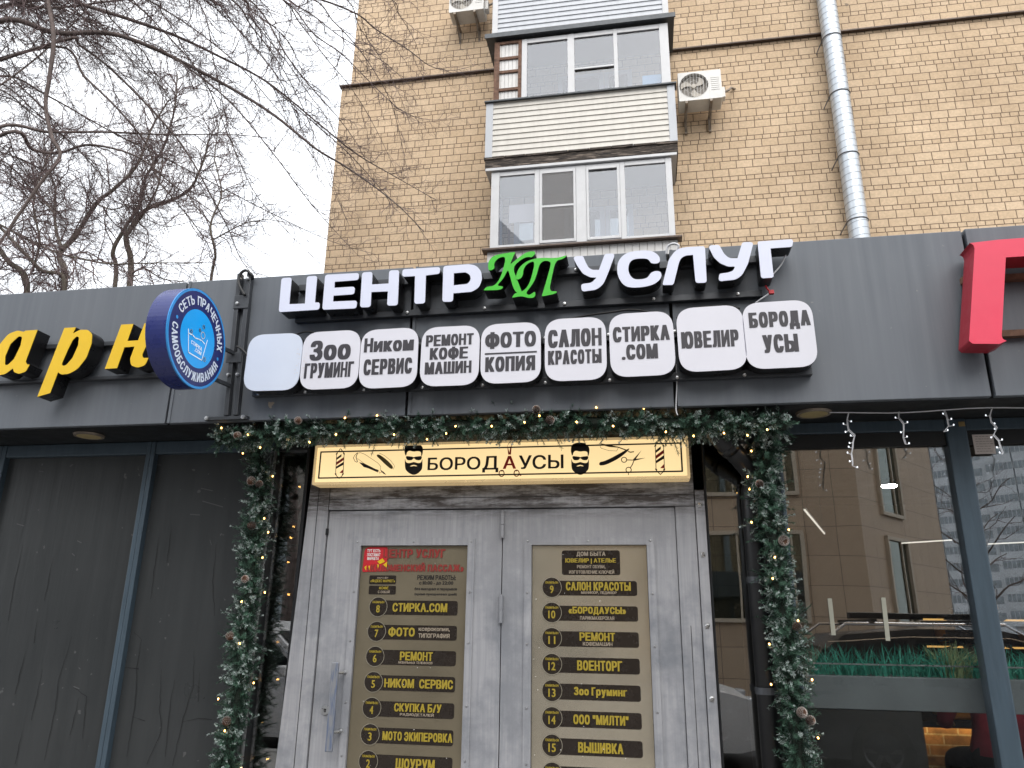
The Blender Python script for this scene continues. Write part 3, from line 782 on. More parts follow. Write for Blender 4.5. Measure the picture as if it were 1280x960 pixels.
def cracks(parent, lines, w_=.0022):
    rnd = random.Random(5)
    for ln in lines:
        g = MB()
        P = [at(a, b, WYP + .004) for a, b in ln]; Q = []
        for a, b in zip(P[:-1], P[1:]):
            k = max(2, int((b - a).length / .03))
            for i in range(k):
                q = a.lerp(b, i / k); Q.append(Vector((q.x + rnd.uniform(-.003, .003), WYP + .0055, q.z)))
        Q.append(Vector((P[-1].x, WYP + .0055, P[-1].z)))
        for i in range(len(Q) - 1):
            t = w_ * (1 - abs(2 * i / len(Q) - 1) * .7)
            d = (Q[i + 1] - Q[i]).normalized(); s_ = Vector((d.z, 0, -d.x)) * t
            g.quad(Q[i] - s_, Q[i + 1] - s_, Q[i + 1] + s_, Q[i] + s_)
        g.build('crack', 'crack', parent)
z8 = lambda l: [(a / 2.1825, 520 + b / 2.1825) for a, b in l]
cracks(wl2, [z8(l) for l in (((62, 350), (35, 470), (22, 560)), ((145, 385), (120, 505)), ((70, 640), (40, 760)), ((115, 690), (85, 830)), ((195, 600), (160, 720), (150, 800), (120, 940)), ((200, 740), (235, 765), (225, 880)), ((215, 770), (190, 870)), ((100, 560), (92, 620)), ((60, 860), (40, 950)))])
cracks(wl3, [z8(l) for l in (((432, 330), (410, 500)), ((468, 300), (455, 400)), ((590, 350), (580, 450), (585, 545)), ((365, 590), (385, 610), (372, 690), (368, 790), (345, 930)), ((335, 685), (378, 690)), ((440, 690), (435, 800), (440, 860), (400, 950)), ((530, 640), (525, 740), (495, 840), (470, 955)), ((495, 835), (540, 825), (578, 828)), ((360, 820), (395, 832)), ((545, 700), (540, 780)), ((475, 720), (462, 800), (450, 930)))])
g = MB()
for a, b, c, d in ((548, 197, 580, 204), (552, 232, 608, 248), (518, 268, 545, 270), (572, 338, 577, 352), (210, 340, 222, 346), (105, 150, 118, 152), (196, 375, 203, 381), (412, 130, 440, 134), (214, 686, 219, 691), (200, 738, 216, 744), (45, 294, 66, 300)):
    p0, p1 = at(a / 2.1825, 520 + b / 2.1825, WYP + .004), at(c / 2.1825, 520 + d / 2.1825, WYP + .004)
    t = .0028; g.quad((p0.x, WYP + .0052, p0.z - t), (p1.x, WYP + .0052, p1.z - t), (p1.x, WYP + .0052, p1.z + t), (p0.x, WYP + .0052, p0.z + t))
g.build('scuff', 'scratch', wl3)
# --- clear side light left of the door
sl = shop_window(-2.088, -1.885, 'shop_glass', label='narrow clear side light between garland and door casing', w0=.016, w1=.02, frame='black_metal')
g = MB()
for x in (-2.108, -2.090): g.box(x, x + .010, WYP - .05, WYP - .028, .14, 2.53)
build_each(g, 'cover_strip', 'steel', sl)
sr = shop_window(.318, .655, 'shop_glass', label='narrow clear side light between door and black downpipe', w0=.012, w1=.04, frame='black_metal')
wr = shop_window(.70, 1.557, 'shop_glass', label='clear cafe window showing the planter of grass inside', z0=.35, head=2.552, w0=.02, w1=.092)
wr2 = shop_window(1.557 + .004, 2.95, 'shop_glass', label='clear cafe window with the paper notice', w0=.092, w1=.06, head=2.552)
wr2.location.y += .003
shop_window(3.02, 4.4, 'shop_glass', head=2.475); shop_window(4.46, 5.9, 'shop_glass', head=2.475)
for o_ in (wr, wr2):
    pass
g = MB(); g.box(.712, 1.509, WYP - .012, WYP + .006, 2.478, 2.551); g.box(1.609, 2.918, WYP - .012, WYP + .006, 2.478, 2.551); build_each(g, 'transom', 'soffit', PV)
g = MB(); g.box(-12, -5.95, .40, .48, .14, ZB); g.box(5.95, 9, .40, .48, .14, ZB); build_each(g, 'blank_front', 'fascia', PV)
# interior
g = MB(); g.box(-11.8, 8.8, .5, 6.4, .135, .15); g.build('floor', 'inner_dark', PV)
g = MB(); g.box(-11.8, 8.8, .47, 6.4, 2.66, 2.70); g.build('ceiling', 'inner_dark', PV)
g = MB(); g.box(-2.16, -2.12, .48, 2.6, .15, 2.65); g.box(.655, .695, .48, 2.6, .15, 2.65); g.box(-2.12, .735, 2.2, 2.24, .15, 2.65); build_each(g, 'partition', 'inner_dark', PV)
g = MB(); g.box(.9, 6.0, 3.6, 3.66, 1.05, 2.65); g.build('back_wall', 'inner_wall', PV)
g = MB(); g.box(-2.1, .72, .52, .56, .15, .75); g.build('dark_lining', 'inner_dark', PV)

# ================================================================== SOFFIT LIGHTS, STICKERS
for (x, y), lab in (((-3.16, .19), 'round flat downlight under the fascia above the grey film windows'), ((.843, .186), 'round flat downlight under the fascia beside the icicle light string')):
    t = empty('downlight', (x, y, ZB - .012), lab, 'ceiling light', 'downlights under the fascia')
    g = MB(); g.lathe([(.001, -.006), (.062, -.006), (.07, -.003)], (x, y, ZB - .006), 'Z', 28); g.build('diffuser', 'lamp_disc', t)
    g = MB(); g.lathe([(.066, -.006), (.080, -.006), (.084, .006), (.066, .006), (.066, -.006)], (x, y, ZB - .006), 'Z', 28); g.build('rim', 'bracket_grey', t)
g = MB(); rnd = random.Random(6); c0 = at(338, 506, 0)
for dx, dz, r_ in ((0, 0, .016), (.012, .008, .010), (-.008, .010, .008), (.004, -.014, .009)):
    g.plate([[(c0.x + dx + r_ * rnd.uniform(.5, 1.3) * math.cos(a), c0.z + dz + r_ * rnd.uniform(.4, 1.1) * math.sin(a)) for a in np.arange(0, 6.28, .7)]], -.0012 - r_ * .02)
g.build('peeled_patch', 'bar_text_pale', PV)
px = rect(1217, 543, 1243, 567.5, WYP - .014); g = MB(); g.box(px[0], px[1], WYP - .0155, WYP - .0125, px[2], px[3])
nt_ = empty('paper_notice', (px[0], WYP, px[2]), 'small square paper notice stuck on the cafe window', 'notice')
g.build('sheet', 'paper', nt_)
g = MB()
for i in range(7):
    z = px[3] - .012 - i * .0125; k = px[0] + .01
    while k < px[1] - .02:
        l = random.uniform(.006, .018); g.quad((k, WYP - .017, z), (k + l, WYP - .017, z), (k + l, WYP - .017, z + .0022), (k, WYP - .017, z + .0022)); k += l + .004
g.build('print', 'bracket_grey', nt_)
px = rect(1198, 527, 1206, 533, WYP - .033); g = MB(); g.box(px[0], px[1], WYP - .036, WYP - .0305, px[2], px[3])
tag(g.build('sensor_plate', 'brass', bevel=.002), 'tiny brass coloured plate at the top of the cafe window mullion', 'plate')
# ================================================================== BIG WHITE LETTERS
LF, LBK = -.135, -.036                                          # face and back of the channel letters
RY = -.036
SG = empty('channel_letter_sign', (-.55, 0, 3.14), 'large white three dimensional letters reading ЦЕНТР УСЛУГ on black rails', 'sign')
for z0, z1 in ((3.335, 3.375), (3.150, 3.185)):
    g = MB(); g.box(-1.84, .62, RY, -.001, z0, z1); g.build('rail', 'dark_rail', SG, bevel=.003)
g = MB()
for x, z in ((-1.2, 3.168), (-.78, 3.168), (-.36, 3.168), (.09, 3.168), (-1.30, 3.356), (-.3, 3.356), (.35, 3.356), (-.02, 3.356), (.5, 3.168)):
    g.lathe([(.001, -.008), (.008, -.007), (.009, 0), (.009, .004)], (x, RY, z), 'Y', 8)
build_each(g, 'bolt', 'steel', SG)
q1 = lambda *l: [(340 + a / 9.143, 320 + b / 9.143) for a, b in l]
q2 = lambda *l: [(470 + a / 8.533, 310 + b / 8.533) for a, b in l]
q3 = lambda *l: [(710 + a / 8.533, 300 + b / 8.533) for a, b in l]
q4 = lambda *l: [(840 + a / 8.0, 290 + b / 8.0) for a, b in l]
W2 = lambda l, Y=LF: [xz(a, b, Y) for a, b in l]
def channel(loops, face='letter_white', side='letter_black', parent=SG, y0=LF, y1=LBK, lab=None, trim=None):
    g = MB(); g.rim(loops, y0 + .003, y1); g.plate(loops, y1); s_ = g.build('letter', side, parent)
    g = MB(); g.plate(loops, y0); g.rim(loops, y0, y0 + .003); g.build('letter_face', face, s_)
    if lab: s_['label'] = lab
    return s_
rs = .016
channel([roundp(W2(q1((108, 252), (224, 245), (197, 550), (376, 543), (398, 232), (516, 226), (490, 530), (547, 530), (541, 612), (76, 641))), [rs, rs, 0, 0, rs, rs, 0, rs, rs, rs])])
channel([roundp(W2(q1((608, 214), (994, 193), (989, 273), (716, 294), (712, 363), (947, 349), (941, 436), (702, 453), (696, 520), (972, 508), (964, 597), (574, 614))), [rs, rs, rs, 0, 0, rs, rs, 0, 0, rs, rs, rs])])
channel([roundp(W2(q1((1030, 187), (1148, 180), (1141, 325)) + q2((134, 378), (140, 238), (247, 235), (231, 612), (117, 614), (127, 462)) + q1((1135, 411), (1127, 583), (1005, 587))), [rs, rs, 0, 0, rs, rs, rs, rs, 0, 0, rs, rs])])
channel([roundp(W2(q2((282, 227), (685, 202), (681, 273), (532, 292), (522, 590), (408, 596), (416, 299), (279, 306))), [rs, rs, rs, 0, rs, rs, 0, rs])])
channel([roundp(W2(q2((718, 193), (985, 172), (1070, 186), (1122, 250), (1131, 330), (1100, 420), (1020, 466), (825, 482), (820, 572), (707, 574))), [rs, .05, .06, .05, .05, .05, .04, 0, rs, rs]), roundp(W2(q2((830, 268), (955, 258), (1003, 285), (1012, 340), (975, 383), (828, 398))), [0, .02, .03, .03, .02, 0])])
channel([roundp(W2(q3((46, 175), (160, 168), (190, 240), (222, 298), (262, 318), (330, 318), (393, 147), (505, 142), (432, 340), (380, 465), (310, 528), (148, 551), (136, 470), (252, 455), (305, 400), (240, 398), (160, 360), (100, 275))), [rs, rs, .05, .05, .03, .0, rs, rs, .1, .08, .08, rs, rs, .03, .0, .03, .05, .06])])
channel([smooth_loop(W2(q3((975, 248), (888, 252), (868, 215), (835, 195), (720, 198), (665, 223), (640, 290), (650, 360), (688, 410), (740, 423), (845, 410), (880, 352), (925, 330), (985, 333), (1002, 378), (975, 430), (900, 482), (740, 510), (620, 500), (558, 440), (522, 350), (528, 240), (578, 168), (660, 122), (840, 106), (935, 133), (985, 190))), 2)])
channel([roundp(W2(q3((1009, 470), (1076, 205)) + q4((22, 200), (72, 163), (150, 150), (320, 141), (331, 165), (347, 492), (332, 506), (236, 510), (210, 228), (132, 235), (88, 262), (68, 312), (19, 512)) + q3((1112, 478), (1018, 480))), [rs, .08, .05, .05, .02, rs, 0, rs, rs, rs, 0, .04, .04, .05, rs, .0, rs])])
channel([roundp(W2(q4((358, 135), (472, 127), (518, 213), (568, 262), (655, 262), (703, 102), (817, 98), (762, 312), (702, 430), (640, 475), (488, 491), (468, 480), (470, 418), (560, 405), (612, 388), (630, 345), (560, 345), (482, 312), (420, 255))), [rs, rs, .05, .05, 0, rs, rs, .1, .08, .08, rs, .01, rs, .04, .03, 0, .04, .06, .06])])
channel([roundp(W2(q4((856, 95), (1198, 71), (1211, 92), (1203, 140), (1186, 149), (985, 163), (1017, 445), (1000, 456), (903, 462), (889, 445))), [.008, rs, .01, .01, .01, 0, .01, .01, .01, .01])])
# green monogram between the two words
GK = empty('monogram_sign', (-.62, 0, 3.12), 'bright green script letters КП mounted between the two white words', 'sign')
qk = lambda *l: [xz(590 + a / 8.727, 290 + b / 8.727, LF - .012) for a, b in l]
K1 = smooth_loop(qk((182, 428), (174, 360), (190, 300), (240, 256), (330, 235), (470, 217), (470, 222), (408, 365), (450, 325), (560, 240), (620, 212), (682, 210), (692, 232), (655, 278), (610, 268), (545, 292), (440, 382), (492, 520), (545, 655), (545, 660), (462, 662), (400, 420), (385, 420), (340, 510), (265, 588), (345, 590), (320, 632), (128, 636), (128, 632), (160, 595), (240, 590), (300, 520), (340, 410), (372, 268), (300, 275), (255, 315), (238, 355), (250, 398)), 2)
channel([K1], 'green_lit', 'letter_black', GK, LF - .012, LBK)
P1 = smooth_loop(qk((488, 530), (480, 480), (510, 400), (570, 340), (640, 305), (750, 283), (920, 290), (1035, 257), (1035, 262), (990, 300), (912, 314), (870, 500), (840, 652), (935, 648), (912, 676), (763, 706), (763, 700), (805, 560), (850, 405), (866, 318), (745, 318), (700, 500), (650, 590), (585, 668), (620, 692), (655, 675), (692, 648), (692, 716), (620, 726), (545, 700), (440, 720), (440, 714), (470, 668), (548, 655), (610, 600), (650, 500), (692, 320), (620, 335), (565, 395), (553, 498)), 2)
channel([P1], 'green_lit', 'letter_black', GK, LF - .016, LBK)

# ================================================================== NINE LIGHTBOX TILES
GT = 'row of rounded lightbox signs'
TF = -.118
rails_t = empty('sign_rails', (-.6, 0, 2.75), 'pair of black mounting rails behind the row of square lightboxes', 'rail')
for z0, z1 in ((2.955, 2.995), (2.735, 2.775)):
    g = MB(); g.box(-2.04, .81, RY, -.001, z0, z1); g.build('rail', 'dark_rail', rails_t, bevel=.003)
g = MB()
for i, x in enumerate((-2.0, -1.735, -1.41, -1.095, -.78, -.46, -.14, .185, .50)):
    for z in (2.745, 2.985): g.lathe([(.001, -.009), (.008, -.008), (.009, 0), (.009, .004)], (x, RY, z), 'Y', 8)
build_each(g, 'bolt', 'steel', rails_t)
TILES = [
 ('blank pale lightbox tile with no writing next to the steel mast', (307.5, 376, 417.5, 488), []),
 ('white lightbox tile reading Зоо груминг', (377, 449, 414, 486), [('Зоо', 387.7, 425, 438.5, 450), ('ГРУМИНГ', 380.5, 453, 442, 472)]),
 ('white lightbox tile reading Ником сервис', (450, 522, 411, 484.5), [('Ником', 455.4, 421.5, 517.3, 439.5), ('СЕРВИС', 454.6, 448, 515, 468)]),
 ('white lightbox tile with three lines reading ремонт кофе машин', (526, 599, 408, 482), [('РЕМОНТ', 532.5, 417.6, 592, 432), ('КОФЕ', 537.3, 433.4, 585, 449.6), ('МАШИН', 531, 451.8, 589.3, 467)]),
 ('white lightbox tile reading Фото копия with a line between the words', (601, 676, 404, 478.5), [('ФОТО', 606.5, 414, 670, 435), ('КОПИЯ', 606.5, 445, 669, 464)]),
 ('white lightbox tile reading салон красоты', (681, 758, 397.5, 475.5), [('САЛОН', 685, 411, 752, 433.5), ('КРАСОТЫ', 685, 437, 752, 455)]),
 ('white lightbox tile reading стирка .com', (762, 843, 390.5, 470), [('СТИРКА', 766, 407.3, 837, 426.5), ('.СОМ', 777, 430, 822.4, 449)]),
 ('white lightbox tile with one word reading ювелир', (847, 931.5, 383, 463.5), [('ЮВЕЛИР', 851.5, 413, 923.5, 434.5)]),
 ('white lightbox tile reading борода усы below the red wire connector', (930, 1019, 376.5, 460), [('БОРОДА', 936, 388.8, 1013, 412), ('УСЫ', 953.5, 417.6, 998, 440.6)]),
]
for i, (lab, bx, txt) in enumerate(TILES):
    x0, x1, z0, z1 = rect(bx[0], bx[2], bx[1], bx[3], TF)
    t = empty('lightbox_sign', ((x0 + x1) / 2, 0, z0), lab, 'sign', GT)
    lp = rrect(x0, x1, z0, z1, .088, 10); tilt = (-.6, .2, .5, -.2, .3, 0, .6, .9, .5)[i]
    c, s_ = math.cos(R_(tilt)), math.sin(R_(tilt)); mx_, mz_ = (x0 + x1) / 2, (z0 + z1) / 2
    rot = lambda a, b: (mx_ + (a - mx_) * c - (b - mz_) * s_, mz_ + (a - mx_) * s_ + (b - mz_) * c)
    lp = [rot(a, b) for a, b in lp]
    g = MB(); g.rim([lp], TF + .004, RY - .001); g.plate([lp], RY - .001); g.build('casing', 'letter_black', t)
    g = MB(); g.plate([lp], TF); g.rim([lp], TF, TF + .004); f_ = g.build('face', 'tile_blank' if i == 0 else 'tile_white', t)
    if txt:
        for s, a, b, c2, d in txt: g = MB(); text_px(g, s, a, b, c2, d, TF - .0015, .075, n=46); g.build('lettering', 'tile_text', t)
        if i == 4:
            g = MB(); r4 = rect(606, 440, 671, 442, TF - .0015); g.quad((r4[0], TF - .0015, r4[2]), (r4[1], TF - .0015, r4[2]), (r4[1], TF - .0015, r4[3]), (r4[0], TF - .0015, r4[3])); g.build('dividing_line', 'tile_text', t)
    if i in (0, 1):                                              # torn film marks
        g = MB(); rnd = random.Random(3 + i)
        for k in range(16 if i else 12):
            a = (x1 - .018 + rnd.uniform(-.012, .006)) if i == 0 else (x0 + .012 + rnd.uniform(-.004, .012)); b = z0 + .05 + rnd.random() * .17
            if i == 0: b = z0 + .03 + rnd.random() ** 1.3 * .20; a -= .05 * max(0, .09 - (b - z0)) / .06
            ww, hh = rnd.uniform(.002, .009), rnd.uniform(.0012, .004); g.quad((a, TF - .001, b), (a + ww, TF - .001, b + .001), (a + ww, TF - .001, b + hh), (a, TF - .001, b + hh))
        g.build('film_scraps', 'paper', t)
# cables behind the tiles, loose connector on the last letter
def cable(name, pts, rad, m_, lab, cat='cable', sm=True, group=None):
    P = [Vector(p) for p in pts]; Q = []
    for i in range(len(P) - 1):
        p0, p1, p2, p3 = P[max(i - 1, 0)], P[i], P[i + 1], P[min(i + 2, len(P) - 1)]
        for k in range(6):
            t = k / 6; Q.append(.5 * ((2 * p1) + (p2 - p0) * t + (2 * p0 - 5 * p1 + 4 * p2 - p3) * t * t + (3 * p1 - p0 - 3 * p2 + p3) * t ** 3))
    Q.append(P[-1]); g = MB(); g.tube(Q, rad, 6); o = g.build(name, m_, smooth=True); return tag(o, lab, cat, group)
A = lambda px, py, Y: tuple(at(px, py, Y))
cable('sign_cable', [A(708, 400, -.05), A(735, 394, -.05), A(765, 390, -.055), A(790, 387, -.06), A(815, 391, -.05), A(835, 399, -.05)], .006, 'cable', 'black cable arching over the стирка lightbox tile')
cable('sign_cable', [A(366, 420, -.05), A(380, 415, -.06), A(394, 416, -.05), A(404, 421, -.045)], .005, 'cable', 'short black cable above the gap after the blank tile')
cable('sign_cable', [A(846, 398, -.05), A(862, 388, -.055), A(880, 383.5, -.05), A(910, 382, -.045), A(925, 386, -.045)], .005, 'cable', 'black cable behind the top of the ювелир lightbox tile')
cable('sign_cable', [A(845, 455, -.01), A(846, 480, -.01), A(845, 510, -.01), A(847, 519, -.02)], .003, 'cable_white', 'white wire hanging down the panel seam below the lightboxes')
cable('sign_cable', [A(983, 317, -.05), A(977, 330, -.05), A(968, 341, -.05), A(958, 352, -.04)], .004, 'cable_white', 'white wire looping down from the last white letter')
CN = cable('sign_cable', [A(963, 366, -.06), A(954, 372, -.06), A(944, 379, -.05)], .004, 'cable_white', 'thin white wire leading to the red connector under the last letter')
p = at(964, 365.5, -.06)
g = MB(); g.box(p.x - .012, p.x + .012, p.y - .01, p.y + .01, p.z - .01, p.z + .01)
g.tube([A(957, 357, -.06), A(959, 361, -.065), A(962, 364, -.06)], .005, 6)
tag(g.build('wire_connector', 'sticker_red', bevel=.002), 'small red wire connector dangling under the last white letter', 'connector')
cable('wire_loop', [A(833, 318, -.02), A(835, 308, -.03), A(842, 304.5, -.04), A(848, 307, -.04), A(846, 314, -.03)], .006, 'cable_white', 'loop of white cable on top of the fascia behind the white letters')
cable('wire_loop', [A(306, 369, -.05), A(299, 356, -.05), A(299.5, 344, -.05), A(307, 338, -.045), A(315, 344, -.04), A(316, 349, -.02)], .0085, 'cable', 'loop of black cable at the top of the steel mast')
cable('sign_cable', [A(296, 433, -.04), A(303, 437, -.045), A(311, 446, -.05)], .006, 'cable', 'short black cable between mast and blank lightbox tile')

# ================================================================== STEEL MAST + ROUND BLADE SIGN
MS = empty('sign_mast', (-2.17, 0, 2.62), 'dark grey steel mast of two rails bolted to the fascia', 'mast')
for xt, xb in ((-2.212, -2.165), (-2.150, -2.125)):
    pass
g = MB(); g.bar((-2.208, -.018, 3.47), (-2.176, -.018, 2.635), .026, .034, up=(0, 1, 0)); g.build('rail', 'dark_rail', MS, bevel=.003)
g = MB(); g.bar((-2.148, -.018, 3.47), (-2.122, -.018, 2.635), .026, .034, up=(0, 1, 0)); g.build('rail', 'dark_rail', MS, bevel=.003)
g = MB()
for z0, z1 in ((3.25, 3.33), (2.93, 2.99)): g.box(-2.215, -2.125, -.040, -.0355, z0, z1)
g.box(-2.30, -2.055, -.030, -.001, 2.612, 2.632); build_each(g, 'cross_plate', 'dark_rail', MS, bevel=.002)
g = MB()
for x, z in ((-2.197, 3.43), (-2.148, 3.43), (-2.19, 3.28), (-2.186, 2.86), (-2.133, 2.86)): g.lathe([(.001, -.009), (.009, -.008), (.010, 0), (.010, .004)], (x, -.040, z), 'Y', 10)
for x in (-2.285, -2.075): g.lathe([(.001, -.009), (.011, -.008), (.012, 0), (.012, .004)], (x, -.031, 2.622), 'Y', 10)
build_each(g, 'bolt', 'steel', MS)
RX, RYc, RZ, RR = -2.15, -.412, 2.925, .250
RS = empty('blade_sign', (RX, 0, RZ - RR), 'round blue blade sign for a self service laundry projecting from the steel mast', 'sign')
def fx_(x): return lambda a, b: (x, a, b)
def disc(mb, r0, r1, x, n=64):
    if r0 <= 0: mb.plate([circ(RYc, RZ, r1, n)], 0, fx_(x))
    else:
        for i in range(n):
            a, b = 2 * math.pi * i / n, 2 * math.pi * (i + 1) / n; P = lambda r, t: (x, RYc + r * math.cos(t), RZ + r * math.sin(t))
            mb.quad(P(r0, a), P(r1, a), P(r1, b), P(r0, b))
g = MB(); g.lathe([(.001, -.115), (RR - .004, -.115), (RR, -.111), (RR, -.003)], (RX, RYc, RZ), 'X', 72); g.build('drum', 'navy_drum', RS, smooth=False)
g = MB(); disc(g, RR - .012, RR, RX); g.lathe([(RR + .001, -.006), (RR + .001, 0)], (RX, RYc, RZ), 'X', 72); g.build('rim', 'cyan_rim', RS)
g = MB(); disc(g, .147, RR - .012, RX); g.build('ring', 'navy', RS)
g = MB(); disc(g, 0, .147, RX); g.build('centre', 'cyan_core', RS)
def arc_text(mb, s, r_mid, h, a_mid, span, x, outward=True, bold=.06):
    adv = {' ': .55, 'М': 1.15, 'Ы': 1.15, 'Ж': 1.3, 'Ш': 1.2, 'Ю': 1.2, 'И': 1.05, 'Н': 1.05, 'Л': 1.05, 'Т': .95, 'С': .98, 'Ь': .9, 'Е': .88, 'Р': .92, 'У': 1.0}
    ws = [adv.get(ch, 1.0) for ch in s]; tot = sum(ws); ang = a_mid + span / 2 if outward else a_mid - span / 2
    sg = -1 if outward else 1
    for ch, w_ in zip(s, ws):
        da = span * w_ / tot; mid = ang + sg * da / 2; ang += sg * da
        if ch == ' ': continue
        wc = da * r_mid * .86
        for q in [text_quads(ch, -wc / 2, wc / 2, -h / 2, h / 2, bold, n=18)]:
            def fn(a, b, mid=mid):
                if outward: rr = r_mid + b; t = mid - a / r_mid
                else: rr = r_mid - b; t = mid + a / r_mid
                return (x, RYc + rr * math.cos(t), RZ + rr * math.sin(t))
            put(mb, q, 0, fn=fn)
# seen from +x the wall side (y+) is to the right
g = MB(); arc_text(g, 'СЕТЬ ПРАЧЕЧНЫХ', .193, .046, R_(78), R_(156), RX + .0015, bold=.045); arc_text(g, 'САМООБСЛУЖИВАНИЯ', .193, .046, R_(258), R_(164), RX + .0015, False, bold=.045); g.build('lettering', 'sign_white', RS)
g = MB()
for a in (R_(168), R_(-12)): g.plate([circ(RYc + .193 * math.cos(a), RZ + .193 * math.sin(a), .009, 14)], 0, fx_(RX + .0015))
build_each(g, 'dot', 'cyan_rim', RS)
def yz(px, py):                                                # pixel on the face of the blade sign
    d = ray(px, py); t = (RX + .0015 - CAM.x) / d.x; q = CAM + d * t; return (q.y, q.z)
def stroke(mb, pts, w_, fn, closed=False):
    k = len(pts)
    for i in range(k if closed else k - 1):
        a, b = Vector(pts[i]), Vector(pts[(i + 1) % k]); d = (b - a)
        if d.length < 1e-6: continue
        d.normalize(); n_ = Vector((-d.y, d.x)) * w_ / 2; e_ = d * w_ * .35
        mb.quad(fn(*(a - n_ - e_)), fn(*(b - n_ + e_)), fn(*(b + n_ + e_)), fn(*(a + n_ - e_)))
qb = lambda *l: [yz(170 + a / 5.333, 340 + b / 5.333) for a, b in l]
g = MB(); F_ = fx_(RX + .0015)
stroke(g, qb((350, 380), (350, 535), (438, 588), (476, 455)), .006, F_)
stroke(g, qb((352, 408), (378, 420), (395, 440), (420, 448), (440, 458), (458, 480)), .006, F_)
for a, b, r_ in ((447, 423, .017), (428, 388, .007), (453, 367, .008), (370, 396, .008), (456, 582, .010)):
    c_ = qb((a, b))[0]; stroke(g, circ(c_[0], c_[1], r_, 14), .005, F_, True)
put(g, text_quads('СТИРКА', -.048, .048, -.010, .010, .05, n=12), 0, fn=lambda a, b: (RX + .0016, qb((404, 490))[0][0] + a, qb((404, 490))[0][1] + b - a * .06))
put(g, text_quads('.СОМ', -.030, .030, -.010, .010, .05, n=12), 0, fn=lambda a, b: (RX + .0016, qb((413, 530))[0][0] + a, qb((413, 530))[0][1] + b - a * .06))
g.build('emblem', 'sign_pale', RS)
for z in (2.985, 2.80):
    g = MB(); g.bar((RX - .055, RYc + RR * .9, z), (-2.175, -.036, z), .018, .018); g.build('arm', 'dark_rail', RS)

# ================================================================== YELLOW LETTERS
YS = empty('yellow_letter_sign', (-3.3, 0, 2.7), 'yellow italic three dimensional letters арн beside the round blue sign', 'sign')
YF = -.135
qy = lambda *l: [xz(a / 6.4, 380 + b / 6.4, YF) for a, b in l]
for z0, z1 in ((3.070, 3.098), (2.868, 2.888)):
    g = MB(); g.box(-4.9, -2.36, -.034, -.001, z0, z1); g.build('rail', 'dark_rail', YS, bevel=.003)
ya = [roundp(qy((205, 213), (299, 206), (203, 462), (216, 484), (236, 484), (205, 540), (150, 559), (112, 545), (103, 514), (40, 560), (-20, 572), (-52, 540), (-48, 430), (-5, 325), (68, 238), (140, 212), (190, 222)), [0, 0, .02, .02, 0, .02, .03, .02, 0, .04, .04, .05, .08, .08, .06, .04, .0]),
      roundp(qy((150, 256), (178, 262), (165, 330), (112, 440), (62, 488), (38, 488), (40, 420), (82, 320)), .025)]
channel(ya, 'yellow_face', 'letter_black', YS, YF)
yp = [roundp(qy((515, 191), (606, 186), (582, 236), (640, 206), (700, 206), (737, 240), (730, 320), (690, 430), (620, 520), (550, 558), (490, 564), (463, 546), (400, 712), (298, 742)), [0, 0, 0, .03, .03, .04, .08, .08, .08, .06, .03, 0, 0, 0]),
      roundp(qy((612, 258), (632, 264), (625, 330), (580, 430), (530, 488), (502, 496), (492, 480), (540, 370), (580, 290)), .02)]
channel(yp, 'yellow_face', 'letter_black', YS, YF)
yn = [roundp(qy((970, 165), (1066, 159), (1018, 296), (1105, 290), (1155, 155), (1252, 150), (1135, 408), (1145, 432), (1187, 430), (1160, 490), (1100, 509), (1048, 492), (1040, 440), (1076, 340), (995, 346), (935, 513), (838, 519)), [0, 0, 0, 0, 0, 0, .02, .02, 0, .03, .04, .03, .03, 0, 0, 0, 0])]
channel(yn, 'yellow_face', 'letter_black', YS, YF)

# ================================================================== RED LETTER
RP = empty('red_letter_sign', (1.8, 0, 2.8), 'big red serif letter П fixed over a fascia panel seam', 'sign')
RF = -.16
for z0, z1 in ((3.165, 3.195), (2.885, 2.915)):
    g = MB(); g.box(1.53, 2.3, -.034, -.001, z0, z1); g.build('rail', 'rust', RP)
qr = lambda *l: [xz(1180 + a / 5.333, 270 + b / 5.333, RF) for a, b in l]
left = qr((412, 275), (385, 800), (394, 822), (418, 832), (372, 852), (190, 851), (168, 832), (205, 215), (196, 190), (172, 180), (240, 172), (360, 158))
D = .37; zi = left[0][1]                                         # the slanted right leg repeats the left one
sl_ = (left[7][0] - left[6][0]) / (left[7][1] - left[6][1]); top = max(b for a, b in left)
right = [(left[0][0] + D + sl_ * (top - zi) + .012, top + .004), (left[0][0] + D, zi)] + [(a + D, b) for a, b in left[1:7]] + [(left[6][0] + D + sl_ * (zi - left[6][1]), zi)]
full = left + right
lp = roundp(full, [0, .02, .015, 0, .02, .012, .012, .06, .02, 0, 0, 0] + [.004, 0, .02, .015, 0, .02, .012, .012, 0])
channel([lp], 'red_face', 'red_side', RP, RF, -.036)

# ================================================================== GOLD SIGN OVER THE DOOR
GF = .295
gx0, gx1, gz0, gz1 = -1.800, .240, 2.312, 2.535
GS = empty('barber_sign', (-.78, .38, gz0), 'lit gold barber shop sign above the door reading БОРОДАУСЫ', 'sign')
g = MB(); o_ = rrect(gx0, gx1, gz0, gz1, .008, 3); i_ = rrect(gx0 + .014, gx1 - .014, gz0 + .014, gz1 - .014, .006, 3)
g.plate([o_, i_[::-1]], GF - .006); g.rim([o_], GF - .006, .388); g.rim([i_], GF - .006, GF); g.plate([o_], .388); g.build('frame', 'gold_frame', GS, bevel=.002)
g = MB(); g.plate([i_], GF); g.build('face', 'gold_face', GS)
PY = GF - .0015
def prt(fnmb, mat, name='print'):
    g = MB(); fnmb(g); g.build(name, mat, GS)
gs1 = lambda *l: [xz(370 + a / 4.741, 530 + b / 4.741, PY) for a, b in l]
